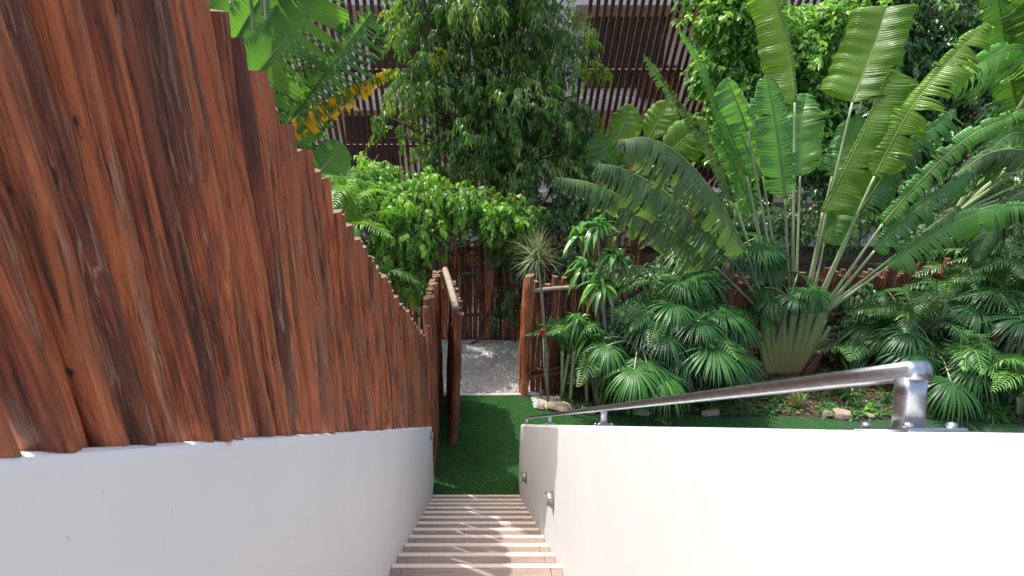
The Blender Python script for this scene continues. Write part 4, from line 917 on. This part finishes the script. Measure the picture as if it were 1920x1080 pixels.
# bright shrub tree right of the screen
L3 = lob([(1380, 40, 12.2, .8, .7), (1460, 90, 12.4, .8, .7), (1350, 130, 12.0, .55, .7), (1400, 190, 12.0, .7, .7), (1520, 170, 12.4, .8, .7), (1480, 250, 12.0, .7, .8), (1560, 60, 12.8, .8, .8), (1380, -60, 12.4, .9, .8), (1330, 250, 11.8, .5, .8), (1420, 300, 11.6, .7, .8)])
tree('leafy_tree', 'sunlit broad leaved tree behind the tallest upright paddle leaves', 'tree', tuple(W(1440, 560, 12.3)[:2]) + (0,), W(1440, 330, 12.3), L3, 'bush', .1, ntw=3600, Ltw=.34, per=10, Lf=.13, Wf=.07, droop=.3, ldroop=.3, upn=1.0, prof='oval', shell=.55, hang=.1)
L4 = lob([(1640, 60, 12.8, 1.0, .8), (1740, 130, 12.6, 1.0, .8), (1830, 60, 12.4, 1.0, .8), (1620, 200, 12.3, .9, .8), (1720, 260, 12.0, .9, .8), (1850, 190, 12.0, 1.0, .8), (1560, 300, 12.0, .8, .8), (1700, -60, 12.8, 1.0, .6), (1930, 100, 12.0, 1.0, .8), (1940, -40, 12.4, 1, .8), (1660, 360, 11.4, .7, .8)])
tree('dark_tree', 'dark glossy leaved tree filling the upper right behind the fan shaped palm', 'tree', tuple(W(1720, 560, 12.5)[:2]) + (0,), W(1720, 300, 12.5), L4, 'ficus', .14, ntw=4200, Ltw=.38, per=11, Lf=.125, Wf=.06, droop=.4, ldroop=.3, prof='oval', shell=.5)
L5 = lob([(1900, 330, 10.6, .8, .9), (1840, 420, 10.4, .7, .9), (1930, 470, 10.2, .8, .9), (1760, 440, 10.7, .5, .9), (1900, 560, 9.8, .6, .9), (2000, 400, 10.2, 1.0, .9)])
tree('dark_shrub', 'deep green shrub at the right border behind the hanging banana leaves', 'shrub', tuple(W(1900, 600, 10.5)[:2]) + (0,), W(1900, 480, 10.5), L5, 'ficus', .07, ntw=1900, Ltw=.34, per=10, Lf=.12, Wf=.04, droop=.7, ldroop=.5, shell=.4)
L6 = lob([(1040, 400, 10.9, .55, .9), (1100, 360, 10.9, .6, .9), (1180, 340, 11.0, .6, .9), (1260, 380, 10.8, .6, .9), (1340, 400, 10.6, .6, .9), (1420, 420, 10.4, .5, .9), (1060, 470, 10.3, .35, .9), (1500, 400, 10.6, .5, .9), (1580, 420, 10.5, .5, .9)])
tree('dark_hedge_shrub', 'long shaded leafy shrub behind the drooping grey green leaves', 'shrub', tuple(W(1200, 560, 10.8)[:2]) + (0,), W(1200, 430, 10.8), L6, 'ficus', .06, ntw=2200, Ltw=.3, per=10, Lf=.1, Wf=.04, droop=.6, ldroop=.5, shell=.3)
L7 = lob([(640, 470, 9.6, .5, .9), (610, 380, 9.8, .5, .9), (560, 320, 9.8, .5, .9), (700, 330, 10.2, .45, .8), (520, 260, 9.8, .6, .8), (460, 150, 9.8, .8, .8), (420, -20, 9.6, .9, .8), (660, 410, 9.4, .4, .8)])
tree('leafy_shrub', 'leafy shrub behind the stepped left fence below the banana leaves', 'shrub', tuple(W(600, 560, 9.7)[:2]) + (0,), W(600, 480, 9.7), L7, 'bush', .06, ntw=1700, Ltw=.3, per=10, Lf=.1, Wf=.045, droop=.5, ldroop=.4, shell=.4)
# climbing green in the shade behind the gravel
L8 = lob([(960, 560, 10.15, .28, 1.2), (985, 500, 10.2, .3, 1.0), (925, 590, 10.3, .15, 1.2), (870, 650, 10.15, .1, .8), (940, 470, 10.3, .3, .8)])
tree('shaded_climber', 'thin dark climbing plant on the shaded rear fence by the gate post', 'climber', tuple(W(965, 660, 10.25)[:2]) + (0,), W(965, 600, 10.25), L8, 'ficus', .015, ntw=260, Ltw=.22, per=8, Lf=.08, Wf=.04, droop=.5, ldroop=.5)

# ---- rocks along the lawn -------------------------------------------------------
def rock(label, c, s, rot=0, mat='rock'):
    n1, n2 = 9, 14; u = np.linspace(0, np.pi, n1); v = np.linspace(0, 2 * np.pi, n2, endpoint=False)
    d = np.stack([np.sin(u)[:, None] * np.cos(v), np.sin(u)[:, None] * np.sin(v), np.cos(u)[:, None] * np.ones(n2)], -1)
    e = np.sign(d) * np.abs(d) ** .72; ph = rng.uniform(0, 6, 6)
    r = 1 + .12 * np.sin(3 * d[..., 0] + ph[0]) + .1 * np.sin(4 * d[..., 1] + ph[1]) + .1 * np.sin(5 * d[..., 2] + ph[2]) + .035 * rng.standard_normal(d.shape[:2])
    r[0] = r[0, 0]; r[-1] = r[-1, 0]
    p = e * r[..., None] * V3(s) / 2; p = p @ rotz(rot).T + V3(c)
    i = np.arange(n1 - 1)[:, None] * n2; j = np.arange(n2); q = np.stack([i + j, i + n2 + j, i + n2 + (j + 1) % n2, i + (j + 1) % n2], -1).reshape(-1, 4)
    mb = MB(); mb.add(p.reshape(-1, 3), q); return tag(mb.build('rock', M[mat], smooth=False), label, 'rock', 'pale rocks edging the lawn')
rk = [('largest pale pink rock at the lawn corner near the handrail end', 1048, 765, (.36, .22, .2)), ('small pale rock left of the largest one at the lawn corner', 1014, 758, (.14, .12, .1)), ('flat rock right of the largest one behind the handrail', 1105, 775, (.28, .16, .1)),
      ('pale flat rock under the middle of the handrail', 1200, 779, (.3, .16, .09)), ('pale low rock under the fan palms at the bed edge', 1330, 782, (.3, .16, .09)),
      ('small sharp pale rock left of the wide flat one', 1546, 791, (.12, .1, .11)), ('wide flat tan rock seen between rail and wall', 1575, 793, (.34, .18, .12)), ('grey rock between the wide flat one and the near post', 1625, 795, (.18, .14, .08))]
for lb, px, py, s in rk:
    y = np.interp(px, [1010, 1050, 1100, 1700], [7.78, 7.72, 7.66, 7.52]); p = W(px, py, y); rock(lb, (p.x, y, s[2] * .32), s, rnd.uniform(-.4, .4))
n = 500; mb = MB()
x = rng.uniform(1.0, 1.6, n); y = rng.uniform(7.75, 8.15, n); s = rng.uniform(.012, .03, n)
vv = np.stack([x, y, s * .3], 1)[:, None] + o8[None] * s[:, None, None] * rng.uniform(.6, 1.3, (n, 6, 1)); at = np.zeros((n, 6, 3)); at[..., 0] = rng.random(n)[:, None]
mb.add(vv.reshape(-1, 3), None, (tr[None] + (np.arange(n) * 6)[:, None, None]).reshape(-1, 3), at.reshape(-1, 3))
tag(mb.build('pebbles', M['pebble'], smooth=False), kind='stuff')
# more plants packing the bed in front of the fence
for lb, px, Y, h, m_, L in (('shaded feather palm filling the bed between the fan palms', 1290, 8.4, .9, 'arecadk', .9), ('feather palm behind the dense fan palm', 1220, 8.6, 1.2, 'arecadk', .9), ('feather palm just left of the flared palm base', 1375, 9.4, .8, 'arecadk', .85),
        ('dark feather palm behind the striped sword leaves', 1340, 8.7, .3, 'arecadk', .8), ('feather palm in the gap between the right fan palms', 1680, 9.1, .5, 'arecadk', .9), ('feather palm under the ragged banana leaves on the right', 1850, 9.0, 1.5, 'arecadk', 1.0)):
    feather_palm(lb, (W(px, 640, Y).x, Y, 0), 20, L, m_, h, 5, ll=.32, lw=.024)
L9 = lob([(1330, 525, 9.3, .33, 1), (1420, 545, 9.45, .3, 1), (1235, 520, 9.0, .33, 1), (1150, 500, 8.9, .28, 1), (1600, 550, 9.5, .3, 1), (1150, 560, 8.75, .3, 1), (1210, 600, 8.8, .3, 1), (1290, 580, 8.9, .35, 1), (1360, 620, 9.0, .3, 1), (1150, 650, 8.5, .25, 1), (1250, 660, 8.7, .28, 1), (1590, 620, 9.3, .35, 1), (1680, 640, 9.3, .35, 1), (1780, 620, 9.4, .4, 1), (1880, 640, 9.2, .4, 1)])
tree('undergrowth_shrub', 'shaded leafy shrub spreading low behind the fan palms along the brown fence', 'shrub', (W(1300, 660, 8.9).x, 8.9, 0), W(1300, 640, 8.9), L9, 'ficus', .03, ntw=1700, Ltw=.28, per=9, Lf=.11, Wf=.035, droop=.7, ldroop=.5, shell=.3)
for lb, px, py, Y, m_, L, n, wd in (('arching grass clump in the right corner below the feather palms', 1800, 790, 7.75, 'strap', .55, 110, .02), ('tall grass clump touching the top of the white wall', 1885, 790, 7.9, 'arecadk', .7, 110, .022), ('low grass clump between the rocks and the near post', 1655, 780, 7.95, 'arecadk', .45, 80, .018),
        ('low leafy tuft behind the grey rock', 1590, 760, 8.0, 'strap', .35, 50, .03), ('low leafy tuft under the rail before the flared palm base', 1450, 770, 8.0, 'strap', .32, 60, .022), ('grass tuft beneath the two bare palm trunks', 1370, 770, 7.95, 'arecadk', .35, 60, .02), ('loose grass tuft by the striped sword leaves', 1270, 770, 7.85, 'strap', .3, 50, .02)):
    b = W(px, py, Y); strap_plant('bed_plant', lb, 'plant', (b.x, Y, 0), [(b.x, Y, .05)], n, L, wd, m_, 0, .6, (.1, 1.45), 'lance', 4, group='small plants along the lawn edge')

# creeping ground cover and a few leaves dropped on lawn and steps
n = 5200; x = rng.uniform(1.5, 9.5, n); y = np.interp(x, [e[0] for e in edge], [e[1] for e in edge]) + np.abs(rng.normal(0, .5, n)) + .04; k = np.sin(x * 3.1) + np.sin(x * 7.3 + 1) + np.sin(y * 6) + rng.normal(0, .4, n) > .1
x, y = x[k], y[k]; n = len(x); a = rng.uniform(0, 6.28, n); mb = MB()
leaves(mb, np.stack([x, y, rng.uniform(0, .07, n)], 1), np.stack([np.cos(a), np.sin(a), rng.uniform(.1, 1.2, n)], 1), (0, 0, 1), rng.uniform(.05, .13, n), rng.uniform(.02, .045, n), .4, 3, 'lance', .2)
tag(mb.build('ground_cover', M['arecadk']), kind='stuff')
n = 46; mb = MB(); x = rng.uniform(-.5, .95, n); y = rng.uniform(5.9, 8.1, n); a = rng.uniform(0, 6.28, n)
leaves(mb, np.stack([x, y, np.full(n, .035)], 1), np.stack([np.cos(a), np.sin(a), rng.normal(0, .15, n)], 1), (0, 0, 1), rng.uniform(.025, .055, n), .018, .1, 2, 'oval', .3)
k_ = rng.integers(1, 11, 14); xs_ = rng.uniform(-.52, .54, 14); a = rng.uniform(0, 6.28, 14)
leaves(mb, np.stack([xs_, Y0 - k_ * TR - rng.uniform(.06, .2, 14), k_ * RI + .006], 1), np.stack([np.cos(a), np.sin(a), np.zeros(14)], 1), (0, 0, 1), rng.uniform(.02, .04, 14), .014, .05, 2, 'oval', .3)
tag(mb.build('fallen_leaves', M['dry']), kind='stuff')
